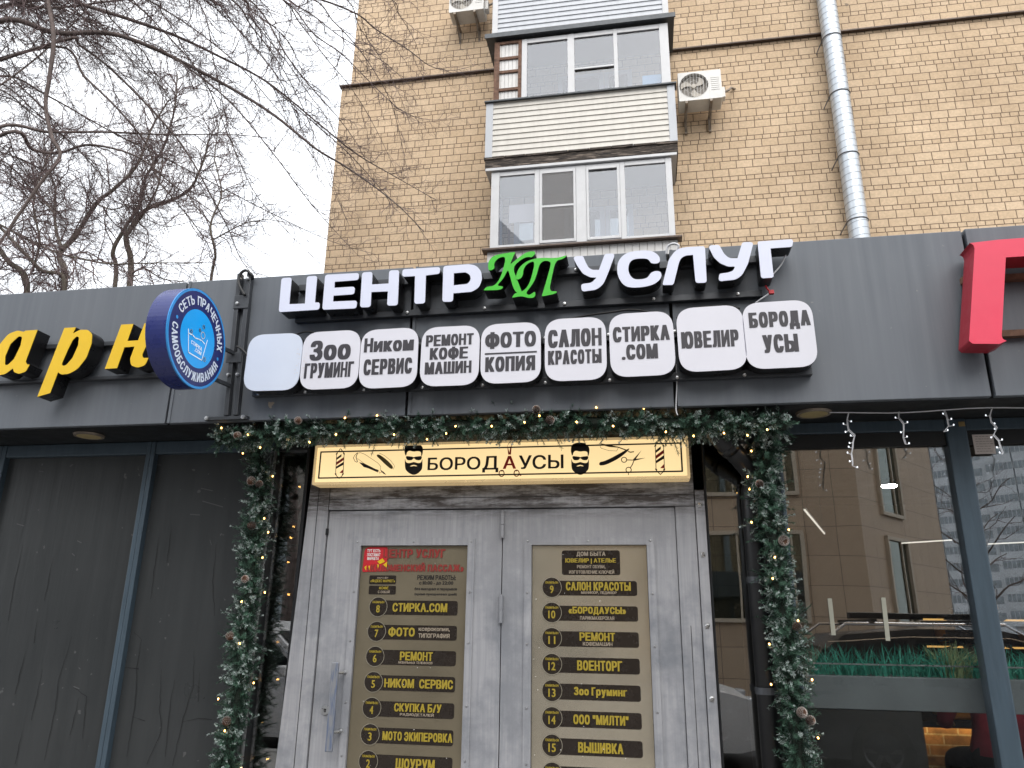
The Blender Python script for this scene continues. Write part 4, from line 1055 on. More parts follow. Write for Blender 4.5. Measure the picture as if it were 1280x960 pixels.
gc = lambda *l: [xz(400 + a / 10.667, 560 + b / 10.667, PY) for a, b in l]
gh = lambda *l: [xz(600 + a / 8.0, 545 + b / 8.0, PY) for a, b in l]
gr = lambda *l: [xz(740 + a / 11.636, 545 + b / 11.636, PY) for a, b in l]
fxz = lambda a, b: (a, PY, b)
def border(g):
    b0 = rrect(gx0 + .030, gx1 - .034, gz0 + .034, gz1 - .034, .004, 2); b1 = rrect(gx0 + .0385, gx1 - .0425, gz0 + .0420, gz1 - .0420, .003, 2); g.plate([b0, b1[::-1]], PY)
prt(border, 'print_black', 'border')
def words(g):
    text_px(g, 'БОРО', 534.6, 571.4, 600.5, 587.5, PY, .029, n=40); text_px(g, 'Д', 603, 570, 623, 590.5, PY, .029, n=36)
    text_px(g, 'УСЫ', 648.7, 568.7, 704.4, 586.3, PY, .029, n=40)
prt(words, 'print_black', 'lettering')
def redA(g):
    text_px(g, 'А', 628.7, 569.8, 645, 586, PY, .035, n=30)
    g.plate([gh((270, 80), (282, 120), (293, 165), (296, 186), (282, 186))], PY); g.plate([gh((318, 80), (300, 125), (293, 165), (296, 186), (310, 186))], PY + .0003)
    for (a, b), (c, d) in (((216, 374), (232, 346)), ((366, 372), (350, 346))):
        p_ = gh((a, b))[0]; stroke(g, circ(p_[0], p_[1], .0135, 18, .0165), .005, fxz, True); stroke(g, gh((c, d), (a, b - 24)), .006, fxz)
    stroke(g, gh((388, 385), (410, 396)), .005, fxz)
prt(redA, 'print_red', 'lettering')
def head(g, ox):                                               # bearded head with quiff and dark glasses
    h = lambda *l: [xz(600 + (a + ox) / 8.0, 545 + b / 8.0, PY) for a, b in l]
    g.plate([smooth_loop(h((910, 115), (918, 90), (945, 72), (990, 64), (1030, 68), (1052, 72), (1062, 86), (1085, 100), (1096, 130), (1092, 175), (1082, 205), (1076, 195), (1076, 158), (1040, 150), (1000, 158), (960, 145), (935, 160), (928, 195), (918, 195), (908, 150)), 2)], PY)
    g.plate([smooth_loop(h((922, 200), (960, 203), (995, 208), (1003, 214), (1012, 208), (1045, 203), (1086, 200), (1080, 232), (1060, 244), (1025, 240), (1008, 224), (998, 224), (985, 242), (945, 244), (928, 230)), 1)], PY)
    g.plate([smooth_loop(h((913, 215), (922, 260), (945, 272), (975, 268), (1003, 258), (1030, 268), (1060, 272), (1080, 260), (1089, 215), (1090, 320), (1072, 350), (1040, 378), (1003, 391), (965, 378), (930, 350), (914, 320)), 2),
             smooth_loop(h((960, 303), (985, 292), (1003, 288), (1020, 292), (1042, 303), (1020, 302), (1003, 298), (985, 304)), 1)[::-1]], PY)
prt(lambda g: head(g, 0), 'print_black', 'head_emblem')
prt(lambda g: head(g, -1665), 'print_black', 'head_emblem')
def pole(g, Z, k):
    pass
def pole_black(g, Z, T):
    z_ = lambda *l: Z(*[T(a, b) for a, b in l])
    stroke(g, z_((0, 0), (0, 330)), .0035, fxz); stroke(g, z_((122, 0), (122, 330)), .0035, fxz)
    g.plate([z_((-14, -8), (15, -30), (15, 0), (-14, 8))], PY); g.plate([z_((134, -8), (105, -30), (105, 0), (134, 8))], PY)
    g.plate([z_((-14, 338), (15, 360), (15, 328), (-14, 322))], PY); g.plate([z_((134, 338), (105, 360), (105, 328), (134, 322))], PY)
    stroke(g, z_((0, -14), (30, -55), (45, -68), (48, -84), (60, -90), (72, -84), (76, -68), (92, -55), (122, -14)), .004, fxz)
    stroke(g, z_((0, 345), (35, 385), (50, 398), (62, 410), (72, 398), (88, 385), (122, 345)), .004, fxz)
    for b in (60, 210): g.plate([z_((3, b), (3, b + 38), (80 if b < 100 else 119, b - 20 if b < 100 else b - 30), (80 if b < 100 else 119, b - 60 if b < 100 else b - 80))], PY)
def pole_red(g, Z, T):
    z_ = lambda *l: Z(*[T(a, b) for a, b in l])
    g.plate([z_((3, 135), (3, 185), (119, 100), (119, 50))], PY); g.plate([z_((60, 318), (119, 318), (119, 255))], PY)
TL = lambda a, b: (222 + (a / 122) * 100 - (b / 330) * 14, 82 + b * .79)
TRr = lambda a, b: (920 + a + b * .035, 150 + b)
prt(lambda g: pole_black(g, gc, TL), 'print_black', 'barber_pole'); prt(lambda g: pole_red(g, gc, TL), 'print_red', 'barber_pole')
prt(lambda g: pole_black(g, gr, TRr), 'print_black', 'barber_pole'); prt(lambda g: pole_red(g, gr, TRr), 'print_red', 'barber_pole')
def clipper_o(g):
    stroke(g, gc((500, 70), (540, 62), (600, 85), (690, 145), (770, 200), (810, 245), (805, 290)), .0022, fxz); stroke(g, gc((500, 140), (600, 215), (700, 270), (780, 295)), .002, fxz)
    stroke(g, gc((780, 300), (795, 335), (825, 320), (815, 295)), .0022, fxz)
    g.plate([smooth_loop(gc((750, 105), (775, 78), (850, 125), (920, 185), (980, 255), (955, 290), (870, 220), (800, 150)), 1)], PY)
    stroke(g, gc((790, 68), (860, 100), (940, 165), (985, 225), (995, 245), (975, 285)), .0018, fxz)
def clipper_b(g):
    stroke(g, gc((500, 62), (465, 95), (445, 130), (465, 175), (490, 190)), .003, fxz); stroke(g, gc((500, 70), (480, 120), (500, 185)), .004, fxz)
    g.plate([gc((520, 190), (590, 205), (700, 260), (780, 300), (770, 325), (640, 270), (585, 255))], PY)
    g.plate([gc((805, 290), (850, 320), (885, 358), (850, 345), (815, 315))], PY)
prt(clipper_o, 'print_olive', 'clipper_emblem'); prt(clipper_b, 'print_black', 'clipper_emblem')
def razor(g):
    g.plate([smooth_loop(gr((105, 400), (120, 375), (160, 372), (260, 330), (380, 265), (470, 215), (540, 178), (545, 190), (500, 240), (400, 320), (300, 375), (200, 420), (130, 432), (105, 420)), 2)], PY)
    stroke(g, gr((510, 348), (590, 350)), .0045, fxz); stroke(g, gr((610, 355), (590, 410), (560, 460)), .0045, fxz)
    g.plate([gr((590, 350), (720, 208), (640, 330), (612, 360))], PY); g.plate([gr((600, 345), (640, 332), (782, 318), (650, 352), (610, 362))], PY + .0003)
    for a, b in ((466, 346), (533, 492)):
        p_ = gr((a, b))[0]; stroke(g, circ(p_[0], p_[1], .0135, 16), .0042, fxz, True)
    stroke(g, gr((530, 530), (530, 565)), .0035, fxz)
prt(razor, 'print_black', 'razor_emblem')
def blade(g):
    stroke(g, gr((135, 110), (118, 155), (135, 178), (240, 212), (360, 218), (375, 180), (400, 160)), .002, fxz); g.plate([gr((135, 108), (250, 130), (380, 155), (480, 190), (540, 215), (480, 208), (380, 170), (250, 160), (140, 130))], PY)
    g.plate([gr((520, 215), (560, 228), (610, 220), (612, 235), (560, 245), (525, 232))], PY)
prt(blade, 'print_olive', 'razor_emblem')
# ================================================================== ENTRANCE DOOR
DY = .40
ED = empty('entrance_door', (-.78, DY, .13), 'weathered grey metal double door with information boards under the gold sign', 'door')
g = MB()
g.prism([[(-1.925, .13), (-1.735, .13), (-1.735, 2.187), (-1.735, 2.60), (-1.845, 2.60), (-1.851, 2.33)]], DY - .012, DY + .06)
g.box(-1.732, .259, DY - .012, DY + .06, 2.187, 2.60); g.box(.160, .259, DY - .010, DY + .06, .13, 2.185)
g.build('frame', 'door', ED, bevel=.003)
g = MB(); g.box(.262, .310, DY - .022, DY + .05, .13, 2.268); st = g.build('edge_strip', 'door', ED, bevel=.003)
g = MB()
for z in (2.19, 1.94, 1.60, 1.27, .95, .6): g.lathe([(.001, -.006), (.006, -.006), (.012, -.002), (.012, .002)], (.285, DY - .022, z), 'Y', 8); g.box(.276, .294, DY - .025, DY - .0225, z - .012, z + .012)
build_each(g, 'screw', 'steel', st)
g = MB()                                                         # folded sheet seams of the casing
g.box(-1.800, -1.797, DY - .0135, DY - .012, .13, 2.32); g.box(-1.732, .259, DY - .0135, DY - .012, 2.245, 2.2475); g.box(-1.80, -1.735, DY - .0135, DY - .012, 2.235, 2.2365)
g.box(.2055, .208, DY - .0115, DY - .010, .13, 1.6); build_each(g, 'seam', 'black_matt', ED)
def leaf(x0, x1, bx0, bx1, lab):
    g = MB(); g.prism([rrect(x0, x1, .15, 2.182, .002, 1), rrect(bx0, bx1, .45, 1.994, .002, 1)[::-1]], DY, DY + .045)
    l = g.build('door_leaf', 'door', ED, bevel=.0025); l['label'] = lab
    g = MB(); t = .038
    g.prism([rrect(bx0 - t, bx1 + t, .45 - t, 1.994 + t, .002, 1), rrect(bx0 + .001, bx1 - .001, .451, 1.993, .002, 1)[::-1]], DY - .007, DY + .012); b_ = g.build('glazing_bead', 'door', l, bevel=.002)
    g = MB()
    for z in (.7, .95, 1.2, 1.5, 1.75, 2.012):
        for x in (bx0 - t / 2, bx1 + t / 2): g.lathe([(.001, -.0045), (.004, -.004), (.0055, 0)], (x, DY - .007, z), 'Y', 8)
    g.lathe([(.001, -.0045), (.004, -.004), (.0055, 0)], ((bx0 + bx1) / 2, DY - .007, 2.012), 'Y', 8); build_each(g, 'screw', 'steel', l)
    return l
lf = leaf(-1.729, -.7475, -1.531, -.931, 'door leaf with handle and keyhole')
rf = leaf(-.7425, .157, -.589, .009, 'door leaf without a handle')
for z0, z1 in ((2.03, 2.168), (1.60, 1.733), (.75, .88)):
    g = MB(); g.tube([(-.745, DY - .012, z0), (-.745, DY - .012, (z0 + z1) / 2 - .001)], .011, 12); g.tube([(-.745, DY - .012, (z0 + z1) / 2 + .001), (-.745, DY - .012, z1)], .011, 12); g.tube([(-.745, DY - .012, z1), (-.745, DY - .012, z1 + .008)], [.007, .003], 8); g.build('hinge', 'door', ED)
g = MB(); g.box(-1.738, -1.724, DY - .014, DY - .004, 2.05, 2.085); g.build('closing_lug', 'black_metal', ED)
m, n, b = nodes('worn_blue_handle'); v1 = pos_vec(n)
n.links.new(ramp(n, noise(n, pos_vec(n, (40, 40, 5)), 2, 6), (.13, .165, .25), (.25, .26, .28), .40, .56), b.inputs['Base Color']); b.inputs['Roughness'].default_value = .45; b.inputs['Metallic'].default_value = .3; MATS['handle'] = m
hx0, hx1 = at(415, 828, DY - .065).x, at(424, 828, DY - .065).x; hz0, hz1 = at(409, 940, DY - .065).z, at(420, 828, DY - .065).z
g = MB(); g.box(hx0, hx1, DY - .070, DY - .056, hz0, hz1)
h_ = g.build('handle', 'handle', lf, bevel=.004)
g = MB()
for z in (hz0 + .09, hz1 - .05): g.tube([(hx1 - .004, DY - .06, z), (hx1 + .012, DY - .03, z), (hx1 + .014, DY + .001, z)], .008, 8); g.lathe([(.001, -.008), (.013, -.007), (.015, 0)], (hx1 + .014, DY, z), 'Y', 12)
g.build('handle_post', 'steel', h_)
g = MB(); g.lathe([(.009, -.006), (.022, -.005), (.024, 0), (.024, .002)], (-1.660, DY, 1.157), 'Y', 20); g.plate([circ(-1.660, 1.157, .009, 14)], DY - .0035)
k_ = g.build('lock_escutcheon', 'steel', lf)
g = MB(); g.plate([circ(-1.660, 1.162, .0055, 12)], DY - .0045); g.plate([[(-1.663, 1.160), (-1.657, 1.160), (-1.6555, 1.146), (-1.6645, 1.146)]], DY - .0043); g.build('keyhole', 'black_matt', k_)

# ================================================================== INFORMATION BOARDS IN THE DOOR LEAVES
BY = DY + .014
def board(x0, x1, mat, lab):
    t = empty('directory_board', ((x0 + x1) / 2, BY, .452), lab, 'board', 'directory boards in the door leaves')
    g = MB(); g.box(x0 + .003, x1 - .003, BY, BY + .012, .453, 1.991); g.build('sheet', mat, t); return t
BL = board(-1.531, -.931, 'board_gold', 'gold directory board with red headings and a red sticker')
BR = board(-.589, .009, 'board_gold_sheen', 'gold directory board headed by a dark plaque, without red headings')
T1 = BY - .0015; T2 = BY - .0030; T3 = BY - .0045
def b_rect(mb, px0, py0, px1, py1, Y, r=.008, mi=0):
    x0, x1, z0, z1 = rect(px0, py0, px1, py1, Y); mb.plate([rrect(x0, x1, z0, z1, r, 4)], Y, mi=mi)
oL = lambda a, b: (420 + a / 6.4, 670 + b / 6.4)
oL2 = lambda a, b: (420 + a / 6.4, 810 + b / 6.4)
def row(parent, num, cpx, x1px, zc, lines, xc=None):
    """one row of a directory board: round number badge, dark bar and its words"""
    cx_ = xc; x1_ = x1px; hb = .0365; rc = .050
    g = MB(); g.plate([roundp([(cx_ + .01, zc - hb), (x1_, zc - hb), (x1_, zc + hb), (cx_ + .01, zc + hb)], [0, .014, .014, 0], 5)], T1); bar_ = g.build('name_bar', 'bar_dark', parent)
    g = MB(); g.plate([circ(cx_, zc + .003, rc, 36)], T2); g.build('badge', 'bar_dark', bar_)
    g = MB()
    for i in range(36):
        a, b = 2 * math.pi * i / 36, 2 * math.pi * (i + 1) / 36
        P = lambda r, t: (cx_ + r * math.cos(t), T2 - .0005, zc + .003 + r * math.sin(t)); g.quad(P(rc - .0016, a), P(rc + .001, a), P(rc + .001, b), P(rc - .0016, b))
    g.build('badge_ring', 'bar_ring', bar_)
    g = MB(); put(g, text_quads('ПАВИЛЬОН', cx_ - .033, cx_ + .033, zc + .021, zc + .033, .03, n=8), T3)
    if num: put(g, text_quads(num, cx_ - .008 * len(num) - .002, cx_ + .008 * len(num) + .002, zc - .026, zc + .012, .029, n=20), T3)
    pale = MB(); np_ = 0
    for s, u0, u1, v0, v1, p in lines:
        q = text_quads(s, u0, u1, zc + v0, zc + v1, .055 if v1 - v0 > .03 else .03, n=22)
        if p: put(pale, q, T3); np_ = 1
        else: put(g, q, T3)
    g.build('lettering', 'bar_text', bar_)
    if np_: pale.build('small_lettering', 'bar_text_pale', bar_)
zL = [at(*oL(400, v), BY).z for v in (572, 772)] + [at(*oL2(400, v), BY).z for v in (78, 285, 493, 705, 918)]
xL = at(469, 820, BY).x; xe = at(570, 822, BY).x; pitch = (zL[0] - zL[-1]) / 6
X6 = lambda u: xL + (u - 313) * (xe - xL) / (960 - 313)                   # zoom units along row 6
rowsL = [('8', [('СТИРКА.СОМ', X6(433), X6(878), -.021, .024, 0)]),
         ('7', [('ФОТО', X6(410), X6(625), -.022, .026, 0), ('ксерокопия,', X6(655), X6(905), .004, .025, 1), ('ТИПОГРАФИЯ', X6(655), X6(905), -.026, -.002, 1)]),
         ('6', [('РЕМОНТ', X6(515), X6(778), -.014, .030, 0), ('МОБИЛЬНЫХ ТЕЛЕФОНОВ', X6(505), X6(778), -.030, -.017, 1)]),
         ('5', [('НИКОМ', X6(402), X6(640), -.022, .022, 0), ('СЕРВИС', X6(680), X6(945), -.022, .022, 0)]),
         ('4', [('СКУПКА Б/У', X6(492), X6(862), -.010, .030, 0), ('РАДИОДЕТАЛЕЙ', X6(540), X6(805), -.031, -.013, 1)]),
         ('3', [('МОТО ЭКИПЕРОВКА', X6(412), X6(955), -.021, .021, 0)]),
         ('2', [('ШОУРУМ', X6(528), X6(828), -.024, .024, 0)])]
for i, (num, ln) in enumerate(rowsL): row(BL, num, 0, xe, zL[0] - pitch * i, ln, xL)
oR = lambda a, b: (650 + a / 6.4, 670 + b / 6.4); oR2 = lambda a, b: (650 + a / 6.4, 810 + b / 6.4)
zR = [at(*oR(600, v), BY).z for v in (418, 620, 828)] + [at(*oR2(600, v), BY).z for v in (132, 355, 575, 798)]
xR = at(690, 828, BY).x; xeR = at(799.7, 832, BY).x; pitR = (zR[0] - zR[-1]) / 6
X7 = lambda u: xR + (u - 257) * (xeR - xR) / (955 - 257)
rowsR = [('9', [('САЛОН КРАСОТЫ', X7(375), X7(905), -.012, .031, 0), ('МАНИКЮР, ПЕДИКЮР', X7(500), X7(790), -.031, -.015, 1)]),
         ('10', [('«БОРОДАУСЫ»', X7(395), X7(860), -.008, .033, 0), ('ПАРИКМАХЕРСКАЯ', X7(488), X7(765), -.031, -.013, 1)]),
         ('11', [('РЕМОНТ', X7(482), X7(768), -.008, .033, 0), ('КОФЕМАШИН', X7(508), X7(745), -.032, -.012, 1)]),
         ('12', [('ВОЕНТОРГ', X7(460), X7(818), -.024, .024, 0)]),
         ('13', [('Зоо Груминг', X7(432), X7(850), -.024, .024, 0)]),
         ('14', [('ООО "МИЛТИ"', X7(425), X7(855), -.022, .022, 0)]),
         ('15', [('ВЫШИВКА', X7(460), X7(808), -.023, .023, 0)]),
         ('', [])]
for i, (num, ln) in enumerate(rowsR): row(BR, num, 0, xeR, zR[0] - pitR * i, ln, xR)
# headings of the left board
g = MB(); text_px(g, 'ЦЕНТР УСЛУГ', *oL(378, 105), *oL(876, 188), T3, .05, n=30); text_px(g, '«КОЛОМЕНСКИЙ ПАССАЖ»', *oL(250, 213), *oL(1022, 284), T3, .05, n=30); g.build('heading', 'board_red', BL)
g = MB(); x0, x1, z0, z1 = rect(*oL(222, 88), *oL(412, 288), T2); g.plate([roundp([(x0 - .004, z0), (x1, z0 + .004), (x1 - .004, z1), (x0 + .002, z1)], [.01, .01, .01, .03], 4)], T2); stk = g.build('sticker', 'sticker_red', BL)
g = MB()
for s, v in (('ТУТ ЕСТЬ', 118), ('ПОСТАМАТ', 150), ('МАРКЕТА', 180)): text_px(g, s, *oL(250, v - 13), *oL(250 + len(s) * 13.2, v + 12), T3, .04, n=14)
g.build('lettering', 'sticker_white', stk)
g = MB()
zz_ = lambda *l: [xz(*oL(a, b), T3 - .001) for a, b in l]
g.plate([zz_((225, 250), (245, 235), (240, 278))], T3 - .001); g.plate([zz_((330, 205), (372, 178), (392, 205), (352, 225))], T3 - .001); g.plate([zz_((375, 230), (410, 205), (405, 252))], T3 - .001); g.plate([zz_((330, 225), (345, 230), (335, 262))], T3 - .001); g.plate([zz_((258, 240), (272, 236), (268, 276))], T3 - .001)
g.build('sticker_mark', 'yellow_face', stk)
g = MB()
for s, a, b, c, d in (('РЕЖИМ РАБОТЫ:', 650, 313, 960, 352), ('с 10:00 - до 22:00', 665, 362, 938, 394), ('без выходных и перерывов', 628, 412, 968, 440), ('(кроме праздничных дней)', 628, 455, 966, 480)): text_px(g, s, *oL(a, b), *oL(c, d), T1, .035, n=16)
g.build('opening_hours', 'print_black', BL)
for a, b, c, d, tx in ((266, 315, 480, 386, (('ПАРТНЁР', 330, 326, 418, 342, 1), ('«ЯНДЕКС МАРКЕТ»', 276, 348, 472, 374, 0))), (262, 398, 478, 467, (('КОФЕ', 345, 404, 422, 428, 0), ('С СОБОЙ', 335, 432, 430, 458, 1)))):
    g = MB(); b_rect(g, *oL(a, b), *oL(c, d), T1); pl = g.build('plaque', 'bar_dark', BL)
    for pale in (0, 1):
        g = MB(); k = 0
        for s, e, f_, h, i_, p in tx:
            if p == pale: text_px(g, s, *oL(e, f_), *oL(h, i_), T3, .03, n=12); k = 1
        if k: g.build('lettering', 'bar_text_pale' if pale else 'bar_text', pl)
g = MB(); b_rect(g, *oR(335, 115), *oR(800, 312), T1, .014); pl = g.build('plaque', 'bar_dark', BR)
g = MB(); text_px(g, 'ЮВЕЛИР | АТЕЛЬЕ', *oR(362, 178), *oR(768, 222), T3, .05, n=22); g.build('lettering', 'bar_text', pl)
g = MB(); text_px(g, 'ДОМ БЫТА', *oR(452, 125), *oR(684, 166), T3, .05, n=20); text_px(g, 'РЕМОНТ ОБУВИ,', *oR(456, 232), *oR(684, 262), T3, .03, n=16); text_px(g, 'ИЗГОТОВЛЕНИЕ КЛЮЧЕЙ', *oR(392, 268), *oR(754, 302), T3, .03, n=16); g.build('small_lettering', 'bar_text_pale', pl)
g = MB(); rnd = random.Random(9)                                 # snow spots and scratches on the sheets
for k in range(26):
    x = rnd.uniform(-.58, 0.0) if k % 3 else rnd.uniform(-1.52, -.94); z = rnd.uniform(.9, 1.95); a, b = rnd.uniform(.001, .005), rnd.uniform(.001, .003)
    g.plate([smooth_loop([(x - a, z), (x, z - b), (x + a, z + b * .4), (x + a * .3, z + b)], 1)], T3 - .0008)
g.build('snow_spot', 'sticker_white', BR)

# ================================================================== BLACK DOWNPIPE
DP = empty('downpipe', (.545, .34, .15), 'black rainwater downpipe with a bent elbow behind a garland', 'pipe')
pp = [A(896, 543, .16), A(908, 556, .18), A(925, 573, .24), A(941, 594, .31)]
pp += [(.535, .335, pp[-1][2] - .10)]
Q = [Vector(p) for p in pp] + [Vector((.535, .335, .16))]
g = MB(); g.tube([Q[0] + Vector((-.02, 0, .06)), Q[0], Q[1], Q[2], Q[3], Q[4], Q[5]], [.05] * 7, 20); g.build('pipe', 'black_metal', DP, smooth=True)
for a, b in ((Q[1], Q[2]), (Q[3], Q[4])):
    g = MB(); d = (b - a).normalized(); g.tube([a, a + d * .04], .0545, 20); g.build('collar', 'black_metal', DP, smooth=True)
for z in (1.80, 1.30, .6):
    g = MB(); g.tube([(.535, .335, z), (.535, .335, z + .03)], .055, 20); g.box(.525, .545, .385, .42, z, z + .03); g.build('clamp', 'dark_rail', DP)

# ================================================================== FIR GARLANDS
def cone_mesh():
    g = MB(); rnd = random.Random(4)
    for k in range(70):
        t = (k + .5) / 70; z = (t - .5) * .048; r = .019 * math.sin(math.pi * min(.95, .12 + t * .82)) ** .7; a = k * 2.39996
        c = Vector((r * .55 * math.cos(a), r * .55 * math.sin(a), z)); o = Vector((math.cos(a), math.sin(a), .55)).normalized(); s_ = Vector((-math.sin(a), math.cos(a), 0)); up = o.cross(s_)
        L_ = r * .75 + .003; w_ = .0052
        p0, p1 = c - s_ * w_ * .6, c + s_ * w_ * .6; e = c + o * L_; q0, q1 = e - s_ * w_, e + s_ * w_
        g.quad(p0, p1, q1, q0); g.quad(p0 + up * .002, p1 + up * .002, q1 + up * .0025, q0 + up * .0025)
        t0, t1 = e + o * .0028 - s_ * w_ * .7, e + o * .0028 + s_ * w_ * .7
        g.quad(q0, q1, t1, t0, 1); g.quad(q0 + up * .0025, q1 + up * .0025, t1 + up * .002, t0 + up * .002, 1)
    g.lathe([(.001, -.022), (.009, -.015), (.011, 0), (.006, .018), (.001, .022)], (0, 0, 0), 'Z', 8)
    return g
def sprig(g, p, d, L_, rnd, frost):
    d = d.normalized(); u = d.orthogonal().normalized(); v = d.cross(u)
    n_ = int(L_ / .0019); e = p + d * L_
    g.tube([p, e], [.0022, .0010], 3, 3, False)
    for i in range(n_):
        t = (i + .6) / n_; a = rnd.uniform(0, 6.283); c = p + d * L_ * t
        sd_ = u * math.cos(a) + v * math.sin(a); nl = rnd.uniform(.016, .024) * (1 - .35 * t)
        dr = (d * rnd.uniform(.55, .95) + sd_).normalized(); w_ = dr.cross(sd_ + d * .01)
        w_ = (w_.normalized() if w_.length > 1e-5 else u) * .00135
        mi = 2 if (frost and t > .45 and rnd.random() < .58) else (0 if rnd.random() < .6 else 1)
        q = c + dr * nl; g.quad(c - w_, c + w_, q + w_ * .55, q - w_ * .55, mi)
    if frost and rnd.random() < .35:
        for a in range(6):
            sd_ = u * math.cos(a) + v * math.sin(a); q = e + (d + sd_ * .5).normalized() * .011; w_ = sd_.cross(d).normalized() * .0022; g.quad(e - w_, e + w_, q + w_, q - w_, 2)
cone_me = None; bulb_me = None
def garland(name, path, rad, n_sprig, lab, seed, n_bulb, cones, spread=1.0, flat=None):
    global cone_me, bulb_me
    rnd = random.Random(seed); P = [Vector(p) for p in path]
    seg = [(b - a).length for a, b in zip(P[:-1], P[1:])]; tot = sum(seg)
    def pt(s):
        s = max(0, min(.9999, s)) * tot
        for a, b, l in zip(P[:-1], P[1:], seg):
            if s <= l: return a.lerp(b, s / l), (b - a).normalized()
            s -= l
        return P[-1].copy(), (P[-1] - P[-2]).normalized()
    zmin = min(p.z for p in P); t = empty(name, (sum(p.x for p in P) / len(P), sum(p.y for p in P) / len(P), zmin), lab, 'garland', 'frosted fir garlands round the door')
    g = MB()
    for i in range(n_sprig):
        s = (i + rnd.random()) / n_sprig; c, d = pt(s); a = rnd.uniform(0, 6.283)
        u = d.orthogonal().normalized(); v = d.cross(u); side = u * math.cos(a) + v * math.sin(a)
        k = 1 if rnd.random() < .5 else -1
        amp = .62 + .38 * math.sin(s * tot * 9 + seed) + rnd.uniform(-.1, .25)
        wisp = rnd.random() < .10
        L_ = rad * rnd.uniform(.60, 1.0) * (.8 + .35 * amp) * (1.35 if wisp else 1)
        dr = side * spread * rnd.uniform(.7, 1.1) + d * k * rnd.uniform(.15, 1.0) + Vector((0, -.28, -.12))
        if c.y + dr.normalized().y * L_ > (.385 if flat is None else flat): dr.y = -abs(dr.y)
        sprig(g, c + side * rad * .10, dr, L_, rnd, rnd.random() < .44)
    core = [pt(s)[0] for s in np.linspace(0, 1, 40)]; g.tube(core, rad * .30, 7, 3, True)
    g.build('foliage', ['needle', 'needle_dark', 'needle_frost', 'garland_core'], t)
    if bulb_me is None:
        b = MB(); b.lathe([(.0005, -.0048), (.0029, -.004), (.0038, 0), (.0031, .004), (.0005, .0055)], (0, 0, 0), 'Z', 8)
        bo = b.build('bulb', 'bulb_warm', None, smooth=True); bulb_me = bo.data; bpy.data.objects.remove(bo)
        co = cone_mesh().build('pine_cone', ['cone', 'cone_tip'], None); cone_me = co.data; bpy.data.objects.remove(co)
    for i in range(n_bulb):
        s = (i + rnd.random()) / n_bulb; c, d = pt(s); a = rnd.uniform(2.2, 7.2)
        side = Vector((math.cos(a), -abs(math.sin(a)) * .9 - .15, 0)) if abs(d.z) > .7 else Vector((0, -abs(math.cos(a)) - .15, math.sin(a)))
        o = bpy.data.objects.new('bulb', bulb_me); COL.objects.link(o); o.parent = t
        o.location = c + side.normalized() * rad * rnd.uniform(.75, 1.05) - WL[t]; o.rotation_euler = (rnd.uniform(-.6, .6), rnd.uniform(-.6, .6), 0)
    for s, off in cones:
        c, d = pt(s); o = bpy.data.objects.new('pine_cone', cone_me); COL.objects.link(o); o.parent = t
        lat = Vector((off, 0, 0)) if abs(d.z) > .7 else Vector((0, 0, off))
        o.location = c + lat + Vector((0, -rad * .92, 0)) - WL[t]; o.rotation_euler = (1.3 + rnd.uniform(-.7, .7), rnd.uniform(-.7, .7), rnd.uniform(0, 6)); sc_ = rnd.uniform(.72, .95); o.scale = (sc_,) * 3
    return t
gt = [A(272, 550, .10), A(300, 545, .09), A(340, 541, .08), A(400, 537, .07), (-.95, .07, 2.568), A(600, 533, .07), (-.40, .07, 2.568), A(760, 529, .07), A(840, 530, .08), A(920, 530, .09), A(982, 531, .10)]
garland('fir_garland', gt, .100, 1300, 'frosted fir garland with cones and lights hanging along the fascia above the gold sign', 11, 24, ((.055, -.02), (.175, .03), (.60, .03), (.615, -.02)), flat=.25)
gl = [A(318, 560, .27), A(327, 595, .30), A(322, 640, .31), A(314, 690, .31), A(313, 740, .31), A(303, 790, .31), A(303, 840, .31), A(294, 890, .31), A(284, 940, .31), A(276, 1000, .31), A(262, 1080, .31), A(252, 1180, .31)]
garland('fir_garland', gl, .098, 1200, 'frosted fir garland hanging down beside the grey film window', 23, 17, ((.09, -.02), (.10, .03), (.185, .0), (.30, .01), (.43, -.02), (.60, .0)), flat=.39)
gr_ = [A(962, 548, .20), A(955, 600, .25), A(962, 650, .26), A(972, 700, .26), A(974, 740, .26), A(984, 790, .26), A(988, 840, .26), A(992, 880, .26), A(997, 930, .26), A(1000, 990, .26), A(1010, 1080, .26), A(1018, 1180, .26)]
garland('fir_garland', gr_, .104, 1250, 'frosted fir garland hanging down over the black downpipe', 37, 19, ((.12, -.03), (.235, .02), (.42, .01), (.585, .0), (.60, .03)), flat=.40)

